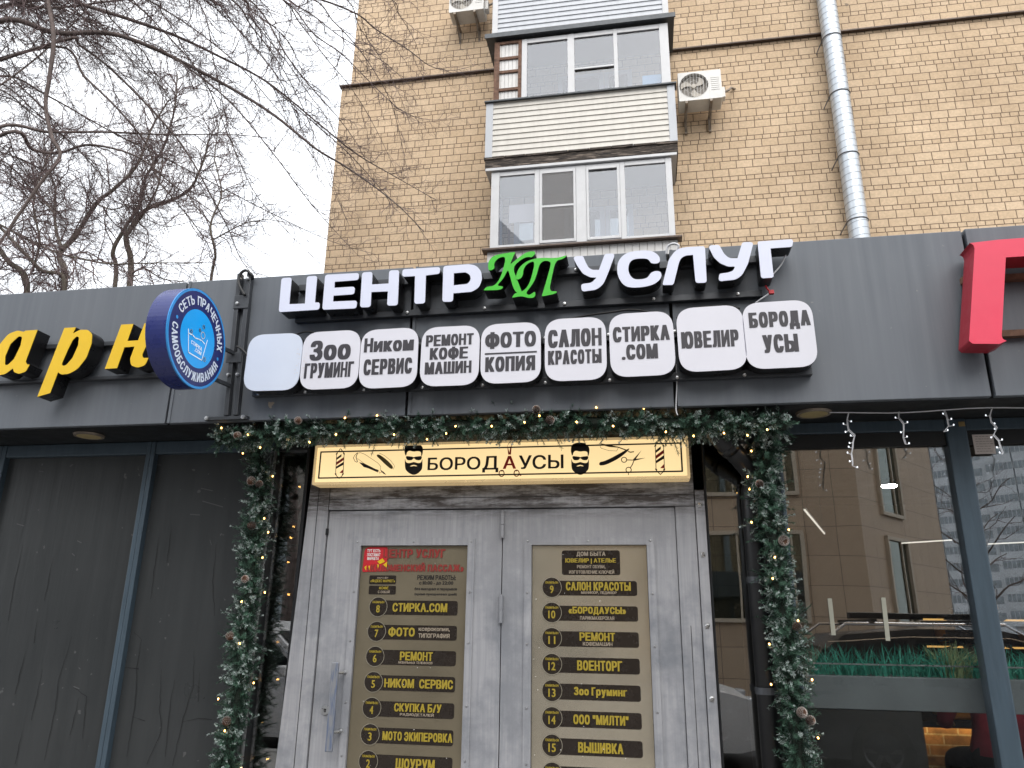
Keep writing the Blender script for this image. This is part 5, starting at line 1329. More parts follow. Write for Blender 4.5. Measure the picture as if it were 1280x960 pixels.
# ================================================================== ICICLE LIGHT STRING
IL = empty('icicle_lights', (1.5, .10, 2.3), 'white icicle light string hung under the fascia over the cafe window', 'string lights')
wy = .12
W_ = [A(1037, 516, wy)]
g = MB(); pts = []
for x in np.linspace(W_[0][0], 4.3, 40): pts.append((x, wy, 2.584 + .006 * math.sin(x * 9)))
g.tube(pts, .003, 5); g.build('wire', 'cable_white', IL)
led = MB(); led.lathe([(.0005, -.004), (.003, -.003), (.0032, .002), (.0005, .005)], (0, 0, 0), 'Z', 6); lo_ = led.build('led', 'bulb_cold'); led_me = lo_.data; bpy.data.objects.remove(lo_)
rnd = random.Random(8); nled = 0
for px_, l in ((1060, .255), (1123, .155), (1180, .10), (1240, .215), (1310, .2), (1380, .14), (1450, .22)):
    x = A(px_, 514, wy)[0]; g = MB(); zt = 2.582; P = [(x, wy, zt)]
    k = max(4, int(l / .028))
    for i in range(1, k + 1): P.append((x + rnd.uniform(-.013, .013), wy + rnd.uniform(-.012, .012), zt - l * i / k))
    g.tube(P, .0021, 5); g.tube([(a + .004, b, c + .004) for a, b, c in P], .0014, 4)
    for i in range(1, k + 1):
        q = P[i]; dx = rnd.choice((-1, 1)) * rnd.uniform(.012, .022); e = (q[0] + dx, q[1] - .008, q[2] - rnd.uniform(-.004, .016)); g.tube([q, e], .0016, 4)
        if nled < 60:
            o = bpy.data.objects.new('led', led_me); COL.objects.link(o); o.parent = IL; o.location = Vector(e) - WL[IL]; nled += 1
    g.build('strand', 'cable_white', IL)

# ================================================================== CAFE BEHIND THE RIGHT WINDOW
PLN = empty('planter', (1.6, .60, .15), 'grey planter box full of teal artificial grass behind the cafe window', 'planter')
g = MB(); g.box(.72, 4.3, .53, .80, 1.228, 1.378); g.build('trough', 'planter', PLN, bevel=.004)
g = MB(); g.box(.72, 1.235, .535, .58, .16, 1.226); g.box(1.235, 1.255, .535, .80, .16, 1.226); g.build('front_board', 'inner_dark', PLN)
g = MB(); rnd = random.Random(12)
def blades(n_, x0, x1, mi, hmin, hmax):
    for _ in range(n_):
        x = rnd.uniform(x0, x1); y = rnd.uniform(.56, .78); h = rnd.uniform(hmin, hmax); ln = rnd.gauss(0, .07); ly = rnd.gauss(0, .04); w_ = rnd.uniform(.0022, .0045); a = rnd.uniform(0, 3.14); wx, wy_ = w_ * math.cos(a), w_ * math.sin(a)
        P = [Vector((x + ln * t * t, y + ly * t * t, 1.37 + h * t * (1 - .25 * abs(ln) * 8 * t * t))) for t in (0, .4, .75, 1)]
        for i, (p, q) in enumerate(zip(P[:-1], P[1:])):
            w0, w1 = (1, .85, .5)[i], (.85, .5, .05)[i]; d = Vector((wx, wy_, 0)); g.quad(p - d * w0, p + d * w0, q + d * w1, q - d * w1, mi)
blades(3000, .73, 4.2, 0, .05, .17); blades(260, 1.40, 1.53, 1, .08, .19); blades(200, 2.3, 2.6, 1, .08, .18)
g.build('artificial_grass', ['grass_teal', 'grass_pale'], PLN)
g = MB(); g.tube([(.79, .535, 1.432), (4.2, .535, 1.432)], .004, 6); tag(g.build('guard_wire', 'steel'), 'thin horizontal wire in front of the planter grass', 'wire')
for (a, b, c, d, lab) in ((1037, 748, 1042, 794, 'left one of two pale tape strips stuck on the cafe window'), (1104, 747, 1110, 801, 'right one of two pale tape strips stuck on the cafe window')):
    p0, p1 = at(a, b, WYP + .007), at(c, d, WYP + .007); g = MB()
    g.bar((p0.x, WYP + .006, p0.z), (p1.x, WYP + .006, p1.z), .020, .002, up=(0, 1, 0)); tag(g.build('tape_strip', 'tape'), lab, 'tape', 'tape strips on the cafe window')
g = MB(); g.box(1.5, 6, 2.9, 3.1, .15, .95); tag(g.build('brick_parapet', 'inner_brick'), 'low brick wall lit from above inside the cafe', 'wall')
g = MB(); g.box(1.45, 6, 2.45, 3.1, .955, 1.0); tag(g.build('bench_top', 'inner_dark', bevel=.01), 'dark bench top over the lit brick wall inside the cafe', 'bench')
g = MB(); g.box(1.55, 5.8, 2.82, 2.85, .925, .950); tag(g.build('led_strip', 'led_warm'), 'warm led strip under the bench top inside the cafe', 'lamp')
for x0, x1, lab in ((2.02, 2.36, 'left orange seat cushion on the cafe bench'), (2.38, 2.72, 'right orange seat cushion on the cafe bench'), (3.1, 3.45, 'orange seat cushion far right on the cafe bench')):
    g = MB(); g.box(x0, x1, 2.5, 2.85, 1.003, 1.06); tag(g.build('seat_cushion', 'cushion', bevel=.03, seg=3), lab, 'cushion', 'orange cushions on the cafe bench')
SH = empty('wall_shelf', (2.5, 3.5, 1.4), 'dark wall shelf with warm led edges inside the cafe', 'shelf')
for z in (1.45, 1.66):
    g = MB(); g.box(2.2, 3.4, 3.35, 3.595, z, z + .03); s_ = g.build('shelf_board', 'inner_dark', SH); g = MB(); g.box(2.22, 3.38, 3.345, 3.349, z + .008, z + .022); g.build('led_edge', 'led_faint', s_)
for x, z, lab in ((2.42, 1.48, 'orange pot on the lowest cafe shelf'), (2.75, 1.69, 'orange pot on the upper cafe shelf'), (3.05, 1.48, 'orange pot at the right of the lowest cafe shelf')):
    g = MB(); g.lathe([(.001, 0), (.06, 0), (.09, .08), (.08, .16), (.05, .20), (.055, .215), (.04, .215), (.001, .18)], (x, 3.46, z + .002), 'Z', 18); tag(g.build('pot', 'cushion', smooth=True), lab, 'pot', 'orange pots on the cafe shelves')
for p0, p1, lab in ((A(1127, 679, 2.2), A(1190, 675, 2.2), 'slim white tube lamp hanging level above the orange cafe cushions'), ((.955, 1.2, 2.277), (1.32, 2.4, 2.265), 'slim white tube lamp running into the depth of the cafe'), (A(1235, 680, 2.2), A(1300, 677, 2.2), 'slim white tube lamp behind the window with the paper notice')):
    g = MB(); q0, q1 = Vector(p0), Vector(p1); mid = (q0 + q1) / 2
    t = empty('tube_lamp', mid, lab, 'lamp', 'tube lamps in the cafe'); g.bar(q0, q1, .009, .008); g.build('tube', 'led_white', t)
    g = MB(); g.bar(q0 + Vector((0, 0, .010)), q1 + Vector((0, 0, .010)), .018, .010)
    for q in (q0.lerp(q1, .1), q0.lerp(q1, .9)): g.tube([(q.x, q.y, q.z + .02), (q.x, q.y, 2.655)], .003, 4)
    g.build('housing', 'black_metal', t)
pl_ = at(1111.5, 607, 1.5); PN = empty('pendant_lamp', pl_, 'round pendant lamp glowing white inside the cafe', 'lamp')
g = MB(); g.lathe([(.001, -.012), (.040, -.010), (.046, 0), (.04, .008)], pl_, 'Z', 24); g.build('diffuser', 'led_white_bright', PN)
g = MB(); g.lathe([(.045, 0), (.05, .004), (.045, .03), (.01, .05), (.003, .06), (.003, 2.655 - pl_.z)], pl_, 'Z', 24); g.build('shade', 'black_metal', PN)
# person on a bar stool, back to the window
PX, PYy = 1.88, 1.30
ST = empty('bar_stool', (PX, PYy, .15), 'dark bar stool under the person in red inside the cafe', 'stool')
g = MB(); g.lathe([(.001, .0), (.16, 0), (.175, .02), (.165, .045), (.001, .05)], (PX, PYy, .80), 'Z', 24); g.build('seat', 'inner_dark', ST, smooth=True)
for sx in (-1, 1):
    for sy in (-1, 1):
        g = MB(); g.tube([(PX + sx * .10, PYy + sy * .10, .80), (PX + sx * .19, PYy + sy * .19, .152)], .013, 8); g.build('leg', 'black_metal', ST)
def skin_body(name, verts, edges, mats, parent, root=0, sub=2):
    me = bpy.data.meshes.new(name); me.from_pydata([v[:3] for v in verts], edges, []); o = bpy.data.objects.new(name, me); COL.objects.link(o)
    md = o.modifiers.new('skin', 'SKIN'); md.use_smooth_shade = True
    for i, v in enumerate(verts): me.skin_vertices[0].data[i].radius = (v[3], v[3] if len(v) < 5 else v[4])
    me.skin_vertices[0].data[root].use_root = True
    ms = o.modifiers.new('sub', 'SUBSURF'); ms.levels = sub; ms.render_levels = sub
    dg = bpy.context.evaluated_depsgraph_get(); m2 = bpy.data.meshes.new_from_object(o.evaluated_get(dg)); bpy.data.objects.remove(o)
    m2.materials.clear()
    for m in mats: m2.materials.append(MATS[m])
    for p in m2.polygons: p.use_smooth = True
    off = WL[parent] if parent else Vector((0, 0, 0)); m2.transform(Matrix.Translation(-off))
    o = bpy.data.objects.new(name, m2); COL.objects.link(o)
    if parent: o.parent = parent; WL[o] = WL[parent].copy()
    return o
PE = empty('person', (PX, PYy, .15), 'person with dark curly hair and a dark red top sitting inside the cafe', 'person')
V = []; E_ = []
def jv(x, y, z, r, fr=None, r2=None):
    V.append((PX + x, PYy + y, z, r, r2 or r)); i = len(V) - 1
    if fr is not None: E_.append((fr, i))
    return i
pel = jv(0, 0, .93, .15, None, .12); sp = jv(0, .01, 1.06, .13, pel, .10); ch_ = jv(0, .03, 1.22, .15, sp, .11); nk0 = jv(0, .06, 1.36, .075, ch_); nk = jv(0, .075, 1.42, .052, nk0); hd0 = jv(0, .10, 1.50, .078, nk); hd = jv(0, .11, 1.585, .088, hd0); hd2 = jv(0, .105, 1.65, .06, hd)
nose = jv(0, .215, 1.545, .016, hd0)
for sx in (-1, 1):
    jv(sx * .083, .10, 1.545, .018, hd0)                         # ears
    sh = jv(sx * .17, .04, 1.32, .062, ch_); el = jv(sx * .24, .13, 1.10, .045, sh); wr_ = jv(sx * .15, .34, 1.07, .030, el); pa = jv(sx * .13, .41, 1.065, .032, wr_, .016)
    for k, (fx2, fl) in enumerate(((-.022, .062), (-.007, .075), (.008, .070), (.022, .055))):
        f1 = jv(sx * .13 + fx2, .455, 1.062, .0095, pa); jv(sx * .13 + fx2 * 1.2, .455 + fl, 1.045, .0075, f1)
    t1 = jv(sx * .13 - sx * .034, .415, 1.06, .010, wr_); jv(sx * .13 - sx * .048, .45, 1.05, .0085, t1)
    hp = jv(sx * .09, .06, .90, .095, pel); kn = jv(sx * .12, .42, .88, .062, hp); an = jv(sx * .12, .40, .42, .040, kn); jv(sx * .12, .53, .36, .034, an)
body = skin_body('body', V, E_, ['cloth_red', 'skin', 'cloth_dark'], PE)
for p in body.data.polygons:
    z = p.center.z + .15; y = p.center.y
    p.material_index = 1 if (z > 1.40 or (y > .33 and .99 < z < 1.12)) else (2 if z < .97 else 0)
g = MB(); rnd = random.Random(2)
for k in range(900):                                             # loose curls
    a, e_ = rnd.uniform(0, 6.283), rnd.uniform(-.5, 1.5); d = Vector((math.cos(a) * math.cos(e_), math.sin(a) * math.cos(e_), math.sin(e_)))
    if d.y > .55 and d.z < .45: continue
    c = Vector((PX, PYy + .105, 1.585)) + Vector((d.x * .092, d.y * .092, d.z * .095)); P = []
    for i in range(6): t = i / 5; P.append(c + d * t * rnd.uniform(.05, .10) + Vector((math.cos(t * 9 + k), math.sin(t * 9 + k), -t * .5)) * .012)
    g.tube(P, .004, 3)
g.build('hair', 'hair', PE)
# ================================================================== BARE TREES
class TreeMesh:
    def __init__(s): s.v = []; s.f = []; s.n = 0
    def tube(s, P, R, n):
        k = len(P); P = np.asarray(P); T = np.gradient(P, axis=0); T /= np.linalg.norm(T, axis=1)[:, None] + 1e-9
        u = np.cross(T[0], (.3, .2, .93)); u /= np.linalg.norm(u) + 1e-9
        a = np.arange(n) * 2 * np.pi / n; ca, sa = np.cos(a), np.sin(a); R = np.asarray(R)
        U = u - T * (T @ u)[:, None]; U /= np.linalg.norm(U, axis=1)[:, None] + 1e-9; Vv = np.cross(T, U)
        ring = P[:, None, :] + R[:, None, None] * (U[:, None, :] * ca[None, :, None] + Vv[:, None, :] * sa[None, :, None])
        s.v.append(ring.reshape(-1, 3)); i = np.arange(k - 1)[:, None] * n; j = np.arange(n)[None, :]; j2 = (j + 1) % n
        s.f.append(np.stack((i + j, i + j2, i + n + j2, i + n + j), -1).reshape(-1, 4) + s.n); s.n += k * n
    def build(s, name, mat, parent, smooth=True):
        v = np.vstack(s.v) - np.array(WL[parent]); f = np.vstack(s.f)
        me = bpy.data.meshes.new(name); me.vertices.add(len(v)); me.vertices.foreach_set('co', v.ravel())
        me.loops.add(f.size); me.loops.foreach_set('vertex_index', f.ravel().astype(np.int32))
        me.polygons.add(len(f)); me.polygons.foreach_set('loop_start', np.arange(0, f.size, 4, dtype=np.int32)); me.polygons.foreach_set('loop_total', np.full(len(f), 4, dtype=np.int32))
        me.polygons.foreach_set('use_smooth', np.ones(len(f), dtype=bool)); me.update(); me.validate(); me.materials.append(MATS[mat])
        o = bpy.data.objects.new(name, me); COL.objects.link(o); o.parent = parent; WL[o] = WL[parent].copy(); return o
def spline(P, per=6):
    P = [np.array(p, float) for p in P]; out = []
    for i in range(len(P) - 1):
        p0, p1, p2, p3 = P[max(i - 1, 0)], P[i], P[i + 1], P[min(i + 2, len(P) - 1)]
        for k in range(per):
            t = k / per; out.append(.5 * (2 * p1 + (p2 - p0) * t + (2 * p0 - 5 * p1 + 4 * p2 - p3) * t * t + (3 * p1 - p0 - 3 * p2 + p3) * t ** 3))
    out.append(P[-1]); return np.array(out)
def branch_out(tm, P, R, lv, rg, prm):
    """side shoots along a limb; prm: per level (spacing, length, radius, angle, droop, segments)"""
    if lv >= len(prm): return
    sp_, ln, rd, ang, droop, sg = prm[lv]
    d = np.linalg.norm(np.diff(P, axis=0), axis=1); S_ = np.concatenate(([0], np.cumsum(d))); tot = S_[-1]
    s = sp_ * rg.uniform(.4, 1.2)
    while s < tot:
        i = min(len(P) - 2, max(0, int(np.searchsorted(S_, s)) - 1)); t = (s - S_[i]) / (d[i] + 1e-9); p = P[i] + (P[i + 1] - P[i]) * t; T = (P[i + 1] - P[i]) / (d[i] + 1e-9)
        r_ = R[i] + (R[i + 1] - R[i]) * t
        q = rg.normal(size=3); q -= T * (q @ T); q /= np.linalg.norm(q) + 1e-9
        a = ang * rg.uniform(.6, 1.35); dr = T * math.cos(a) + q * math.sin(a)
        l = ln * rg.uniform(.5, 1.3) * (1 - .45 * s / tot); st = l / sg; C = [p]; wob = rg.normal(size=(sg, 3)) * .24
        for k in range(sg):
            dr = dr + wob[k] + np.array((0, 0, -droop)) * (k + 1) / sg; dr /= np.linalg.norm(dr); C.append(C[-1] + dr * st)
        r0 = min(rd * rg.uniform(.75, 1.25), r_ * .8); Rr = np.linspace(r0, r0 * .35, sg + 1); C = np.array(C)
        tm.tube(C, Rr, 5 if lv == 0 else 3); branch_out(tm, C, Rr, lv + 1, rg, prm); s += sp_ * rg.uniform(.6, 1.4)

# ---- the near tree: long hanging boughs sweeping in from the left
rg = np.random.default_rng(3)
NT = empty('bare_tree', (-10.2, 4.2, 0), 'near bare tree whose long thin boughs hang across the brick wall', 'tree')
tk = TreeMesh(); tw = TreeMesh()
TX, TY = -10.2, 4.2
Pt = spline([(TX - .1, TY, -.1), (TX, TY, 2.5), (TX + .12, TY + .1, 5), (TX, TY, 8), (TX - .1, TY + .15, 11), (TX, TY, 15)], 8); tk.tube(Pt, np.linspace(.26, .09, len(Pt)), 14)
limbs = [
 ([(0, 26), (69, 41), (131, 41), (172, 52), (223, 75), (292, 112), (344, 145), (395, 186), (430, 207), (469, 234), (503, 262), (530, 290)], 3.9, 6.3, .044, .006),
 ([(65, -4), (110, 8), (161, 24), (220, 45), (271, 69), (333, 102), (399, 155), (445, 192), (496, 222), (545, 250)], 4.4, 6.9, .036, .005),
 ([(70, 58), (106, 96), (148, 137), (184, 182), (196, 222), (214, 245), (241, 278), (262, 310), (273, 345)], 4.3, 6.0, .020, .005),
 ([(80, 50), (100, 57), (144, 91), (206, 155), (237, 196), (265, 247), (285, 285), (300, 322), (318, 346)], 4.2, 6.2, .024, .005),
 ([(-5, 160), (60, 165), (131, 165), (203, 168), (282, 168), (335, 172)], 4.0, 5.6, .028, .004),
 ([(8, 166), (41, 187), (74, 191), (113, 181), (172, 196), (215, 230), (262, 262), (300, 285)], 3.9, 5.6, .030, .004),
 ([(240, -5), (268, 80), (285, 160), (303, 222), (307, 262), (315, 286)], 5.0, 5.6, .010, .003),
 ([(150, -5), (205, 40), (255, 100), (290, 180), (318, 240), (360, 290), (400, 330)], 4.8, 6.2, .014, .003),
 ([(255, -5), (300, 40), (350, 100), (372, 150), (392, 195), (400, 240)], 5.0, 6.2, .014, .003),
 ([(305, -5), (360, 72), (388, 108), (425, 150), (452, 190), (470, 235)], 5.2, 6.8, .016, .003),
 ([(345, -5), (392, 42), (430, 70), (470, 110), (505, 140), (540, 150), (575, 146)], 5.2, 7.2, .014, .003),
 ([(385, -5), (445, 17), (469, 36), (510, 62), (537, 82), (565, 88), (600, 80)], 5.6, 7.4, .018, .003),
 ([(425, -5), (450, 35), (480, 80), (500, 120), (512, 155)], 5.8, 7.2, .010, .003),
 ([(0, 95), (60, 120), (140, 165), (230, 210), (330, 262), (410, 300), (470, 318)], 4.2, 6.8, .018, .003),
 ([(200, 60), (280, 120), (340, 190), (385, 250), (420, 290), (450, 322)], 4.6, 6.7, .014, .003),
 ([(330, 100), (400, 160), (440, 196), (480, 240), (505, 262), (545, 268)], 5.5, 7.2, .010, .003),
 ([(480, -5), (500, 20), (520, 55), (528, 90)], 5.8, 7.2, .009, .003),
 ([(-5, 0), (60, 10), (150, 0), (220, -8)], 4.2, 5.2, .026, .010),
 ([(-5, 110), (60, 60), (110, 10), (130, -10)], 4.2, 5.2, .016, .008),
]
r2 = random.Random(41)
for k in range(46):                                              # many more fine hanging boughs
    x, y = (r2.uniform(-40, 380), -6) if k % 3 else (-8, r2.uniform(-10, 230)); pl = [(x, y)]; dx, dy = r2.uniform(.35, .95), r2.uniform(.25, .8); n_ = r2.randint(4, 7); st = r2.uniform(34, 62)
    for j in range(n_):
        x += dx * st; y += dy * st; dy += r2.uniform(-.06, .22); dx += r2.uniform(-.16, .10); pl.append((x, y))
    pl = [(a, b) for a, b in pl if b < 330 and a < 570]
    if len(pl) >= 3: limbs.append((pl, r2.uniform(3.9, 5.6), r2.uniform(5.8, 7.2), r2.uniform(.008, .014), .0028))
for i, (pxs, Ya, Yb, r0, r1) in enumerate(limbs):
    k = len(pxs); P = [tuple(at(x, y, Ya + (Yb - Ya) * j / (k - 1) + .12 * math.sin(j * 1.7 + i))) for j, (x, y) in enumerate(pxs)]
    p0 = np.array(P[0]); zt_ = p0[2] - .8 - .1 * i % 1
    if pxs[0][0] < 90 and i < 19: P = [(TX, TY, min(14, max(6, p0[2] - .5)))] + P
    else:                                                          # fine boughs start from a limb above the frame
        P = [(p0[0] - 1.6, p0[1] - .3, p0[2] + .4)] + P if (pxs[0][1] < 20 or i >= 19) else P
    Q = spline(P, 6); R = r1 + (r0 - r1) * (1 - np.linspace(0, 1, len(Q))) ** 1.1
    tk.tube(Q, R, 8)
    branch_out(tw, Q, R, 0, rg, [(.17, .95, .0060, .72, .06, 9), (.085, .34, .0036, .85, .01, 5), (.06, .11, .0026, .9, 0, 2)])
# the greyish descending stem
V1 = [(58, -6, 4.0), (67, 45, 4.0), (62, 96, 4.05), (57, 131, 4.1), (65, 172, 4.15), (75, 195, 4.2), (52, 227, 4.2), (21, 272, 4.2), (-6, 312, 4.2)]
Q = spline([tuple(at(*v)) for v in V1], 6); tk.tube(Q, np.linspace(.034, .018, len(Q)), 8)
branch_out(tw, Q, np.linspace(.034, .018, len(Q)), 0, rg, [(.16, .8, .006, .8, .06, 8), (.12, .32, .0034, .7, .03, 4), (.075, .11, .0024, .7, 0, 2)])
# limb high above the frame that carries the hanging boughs
H = spline([(TX, TY, 11.5), (-8.4, 4.4, 12.0), (-6.8, 4.9, 12.3), (-5.0, 5.3, 12.35), (-3.4, 5.6, 12.0)], 8); tk.tube(H, np.linspace(.07, .012, len(H)), 9)
branch_out(tw, H, np.linspace(.07, .012, len(H)), 0, rg, [(.34, 3.4, .008, 1.2, .42, 12), (.16, .7, .0042, .6, .06, 5), (.10, .2, .0028, .7, 0, 2)])
tk.build('trunk', 'bark', NT); tw.build('branches', 'bark_twig', NT)

# ---- trees behind the pavilion, trunks rising over the fascia
def back_tree(lab, base, forks, seed, dens=1.0, mat='bark_grey'):
    rg = np.random.default_rng(seed); t = empty('bare_tree', (base[0], base[1], 0), lab, 'tree', 'bare trees behind the pavilion'); tk = TreeMesh(); tw = TreeMesh()
    for pxs, Y, r0, r1, root in forks:
        P = [tuple(at(x, y, Y + .35 * math.sin(j * 1.3 + seed))) for j, (x, y) in enumerate(pxs)]
        if root:
            p0 = P[0]; P = [(base[0], base[1], -.1), (base[0] * .6 + p0[0] * .4, base[1] * .6 + p0[1] * .4, p0[2] * .45)] + P
        Q = spline(P, 6); Q = Q + np.cumsum(rg.normal(size=Q.shape) * .018, 0) * np.linspace(0, 1, len(Q))[:, None]; R = r1 * .6 + (r0 * .66 - r1 * .6) * (1 - np.linspace(0, 1, len(Q))) ** .8; tk.tube(Q, R, 9)
        branch_out(tw, Q[len(Q) // 3 if root else 0:], R[len(Q) // 3 if root else 0:], 0, rg, [(.20 / dens, 2.3, .019, .80, -.03, 9), (.16, .95, .0085, .75, -.02, 5), (.12, .34, .0055, .8, 0, 2)])
    tk.build('trunk', mat, t); tw.build('branches', 'bark_twig', t); return t
p = at(80, 365, 15)
back_tree('forked bare tree behind the fascia above the yellow letter р', (p.x, p.y), [
 ([(80, 366), (77, 317), (98, 291), (121, 255), (141, 235), (174, 203), (190, 160), (215, 120)], 15, .17, .03, True),
 ([(78, 312), (71, 290), (69, 262), (72, 232), (60, 205), (58, 160)], 15, .085, .02, False),
 ([(69, 268), (52, 248), (45, 232), (30, 215)], 15, .05, .015, False),
 ([(121, 255), (140, 262), (160, 258), (200, 262)], 15, .04, .012, False)], 5)
p = at(160, 360, 16)
back_tree('twin stemmed bare tree behind the fascia above the yellow letter н', (p.x, p.y), [
 ([(162, 360), (159, 301), (164, 288), (184, 262), (226, 242), (250, 215), (262, 170)], 16, .18, .03, True),
 ([(144, 360), (141, 317), (157, 288), (177, 258), (187, 219), (210, 180), (222, 130), (225, 90)], 16, .13, .03, True),
 ([(165, 287), (190, 250), (200, 215), (196, 170)], 16, .07, .015, False),
 ([(162, 345), (180, 334), (205, 346), (235, 348)], 16, .05, .012, False)], 9)
p = at(40, 372, 13)
back_tree('leaning bare tree with thick dark stems above the yellow letter а', (p.x, p.y), [
 ([(34, 372), (5, 322), (-30, 260), (-60, 180)], 13, .17, .05, True),
 ([(79, 366), (49, 334), (0, 281), (-40, 240)], 13, .12, .04, True),
 ([(0, 281), (66, 314), (121, 327), (157, 331), (205, 330), (249, 331)], 13, .055, .010, False),
 ([(40, 340), (50, 300), (45, 250), (60, 200), (90, 150)], 13, .06, .015, False)], 14)
p = at(262, 350, 19)
back_tree('slender far bare tree seen between the blue sign and the brick building', (p.x, p.y), [
 ([(262, 356), (268, 318), (262, 280), (275, 240), (268, 190), (280, 130)], 19, .10, .02, True),
 ([(266, 300), (300, 282), (330, 275), (360, 280)], 19, .04, .010, False),
 ([(264, 280), (240, 250), (225, 215)], 19, .04, .010, False)], 21, .8)

S('block_wall', (.21, .19, .17), .85, 0, .15, .6)
# ---- generic bare trees on the street side (seen mirrored in the shop windows)
def street_tree(x, y, h, lab, seed):
    rg = np.random.default_rng(seed); t = empty('bare_tree', (x, y, 0), lab, 'tree', 'bare trees across the street'); tk = TreeMesh(); tw = TreeMesh()
    Q = spline([(x, y, -.1), (x + .1, y, h * .25), (x - .1, y + .1, h * .5), (x + .1, y, h * .75), (x, y, h)], 7); R = np.linspace(.013 * h, .015, len(Q)); tk.tube(Q, R, 10)
    for i in range(15):
        s = .26 + .7 * i / 15; k = int(s * (len(Q) - 1)); a = i * 2.4 + seed; l = h * (.42 - .26 * s); d = np.array((math.cos(a), math.sin(a), .8)); d /= np.linalg.norm(d)
        P = [Q[k]];
        for j in range(5): d = d + rg.normal(size=3) * .14; d /= np.linalg.norm(d); P.append(P[-1] + d * l / 5)
        P = spline(P, 3); Rr = np.linspace(R[k] * .55, .012, len(P)); tk.tube(P, Rr, 6)
        branch_out(tw, P, Rr, 0, rg, [(.55, 1.5, .013, .7, -.03, 5), (.30, .6, .007, .7, 0, 3)])
    tk.build('trunk', 'bark', t); tw.build('branches', 'bark_twig', t)
street_tree(-4.6, -10.5, 11, 'tall bare street tree opposite the left side light', 3)
street_tree(-8.5, -13.0, 12, 'tall bare street tree far left across the street', 6)
street_tree(9.9, -21.0, 7, 'bare tree beside the brown tiled building across the street', 8)
street_tree(19.5, -33.0, 9, 'bare tree in front of the white tower block across the street', 12)

# ================================================================== ACROSS THE STREET (mirrored in the windows)
def tile_mat():
    m, n, b = nodes('brown_facing_tile'); g = N(n, 'ShaderNodeNewGeometry'); s = N(n, 'ShaderNodeSeparateXYZ'); n.links.new(g.outputs['Position'], s.inputs[0])
    ad = N(n, 'ShaderNodeMath'); ad.operation = 'MULTIPLY_ADD'; ad.inputs[1].default_value = -.8; n.links.new(s.outputs[1], ad.inputs[0]); n.links.new(s.outputs[0], ad.inputs[2])
    c = N(n, 'ShaderNodeCombineXYZ'); n.links.new(ad.outputs[0], c.inputs[0]); n.links.new(s.outputs[2], c.inputs[1])
    x = N(n, 'ShaderNodeTexBrick'); x.offset = 0; x.inputs['Scale'].default_value = 1; x.inputs['Brick Width'].default_value = .62; x.inputs['Row Height'].default_value = .60; x.inputs['Mortar Size'].default_value = .007
    x.inputs['Color1'].default_value = (.46, .35, .25, 1); x.inputs['Color2'].default_value = (.42, .315, .225, 1); x.inputs['Mortar'].default_value = (.17, .125, .09, 1); n.links.new(c.outputs[0], x.inputs['Vector'])
    n.links.new(x.outputs[0], b.inputs['Base Color']); b.inputs['Roughness'].default_value = .55; MATS['facing'] = m
tile_mat()
mir = lambda Y: .84 - Y                                           # mirrored depth of a point seen in the window plane
BB = empty('brown_building', (2, -16, 0), 'brown tiled building with cream framed windows mirrored in the cafe window', 'building')
fy = mir(13.0); foot = [(-1.6, fy), (4.40, fy), (7.2, fy - 3.73), (7.2, fy - 11), (-1.6, fy - 11)]
g = MB(); n_ = len(foot)
for i in range(n_): a, b = foot[i], foot[(i + 1) % n_]; g.quad((*a, 0), (*b, 0), (*b, 8.2), (*a, 8.2))
g.plate([foot], 0, lambda a, b: (a, b, 8.2)); g.build('wall', 'facing', BB)
g = MB()
for i in range(n_): a, b = Vector((*foot[i], 8.25)), Vector((*foot[(i + 1) % n_], 8.25)); g.bar(a, b, .35, .12)
g.build('cornice', 'cream_trim', BB)
def bwin(o, ux, z0, z1, w_):
    """window on a wall: origin corner o (x, y), unit direction ux"""
    ux = Vector((*ux, 0)).normalized(); nn = Vector((ux.y, -ux.x, 0));
    if nn.dot(Vector((0, 1, 0))) < 0: nn = -nn
    o = Vector((*o, 0)); g = MB(); P = lambda u, z, d: o + ux * u + nn * d + Vector((0, 0, z))
    for a, b in ((-.08, 0), (w_, w_ + .08)): g.bar(P((a + b) / 2, z0 - .08, .03), P((a + b) / 2, z1 + .08, .03), .08, .09, up=tuple(nn))
    for z in (z0 - .04, z1 + .04): g.bar(P(0, z, .028), P(w_, z, .028), .085, .08)
    g.bar(P(w_ * .72, z0, .02), P(w_ * .72, z1, .02), .04, .05, up=tuple(nn)); f = g.build('window', 'cream_trim', BB)
    g = MB(); g.quad(P(0, z0, .012), P(w_, z0, .012), P(w_, z1, .012), P(0, z1, .012)); g.build('pane', 'far_glass', f)
zl0, zl1 = at(1000, 775, 13).z, at(1000, 668, 13).z; zu0 = at(1000, 614, 13).z
for a, b in ((886, 936), (962, 1001)):
    X0, X1 = at(a, 690, 13).x, at(b, 690, 13).x
    for z0, z1 in ((1.75, zl1), (zu0, zu0 + 2.0), (zu0 + 3.0, zu0 + 4.5)): bwin((X0, fy), (1, 0), z0, z1, X1 - X0)
dv = (2.8, -3.73)
for z0, z1 in ((1.75, 3.42), (4.02, 5.9), (6.5, 7.8)): bwin((4.40 + .6 * 1.15, fy - .8 * 1.15), dv, z0, z1, 1.05)
for x in (-1.0, .1):
    for z0, z1 in ((1.75, zl1), (zu0, zu0 + 2.0)): bwin((x, fy), (1, 0), z0, z1, .7)

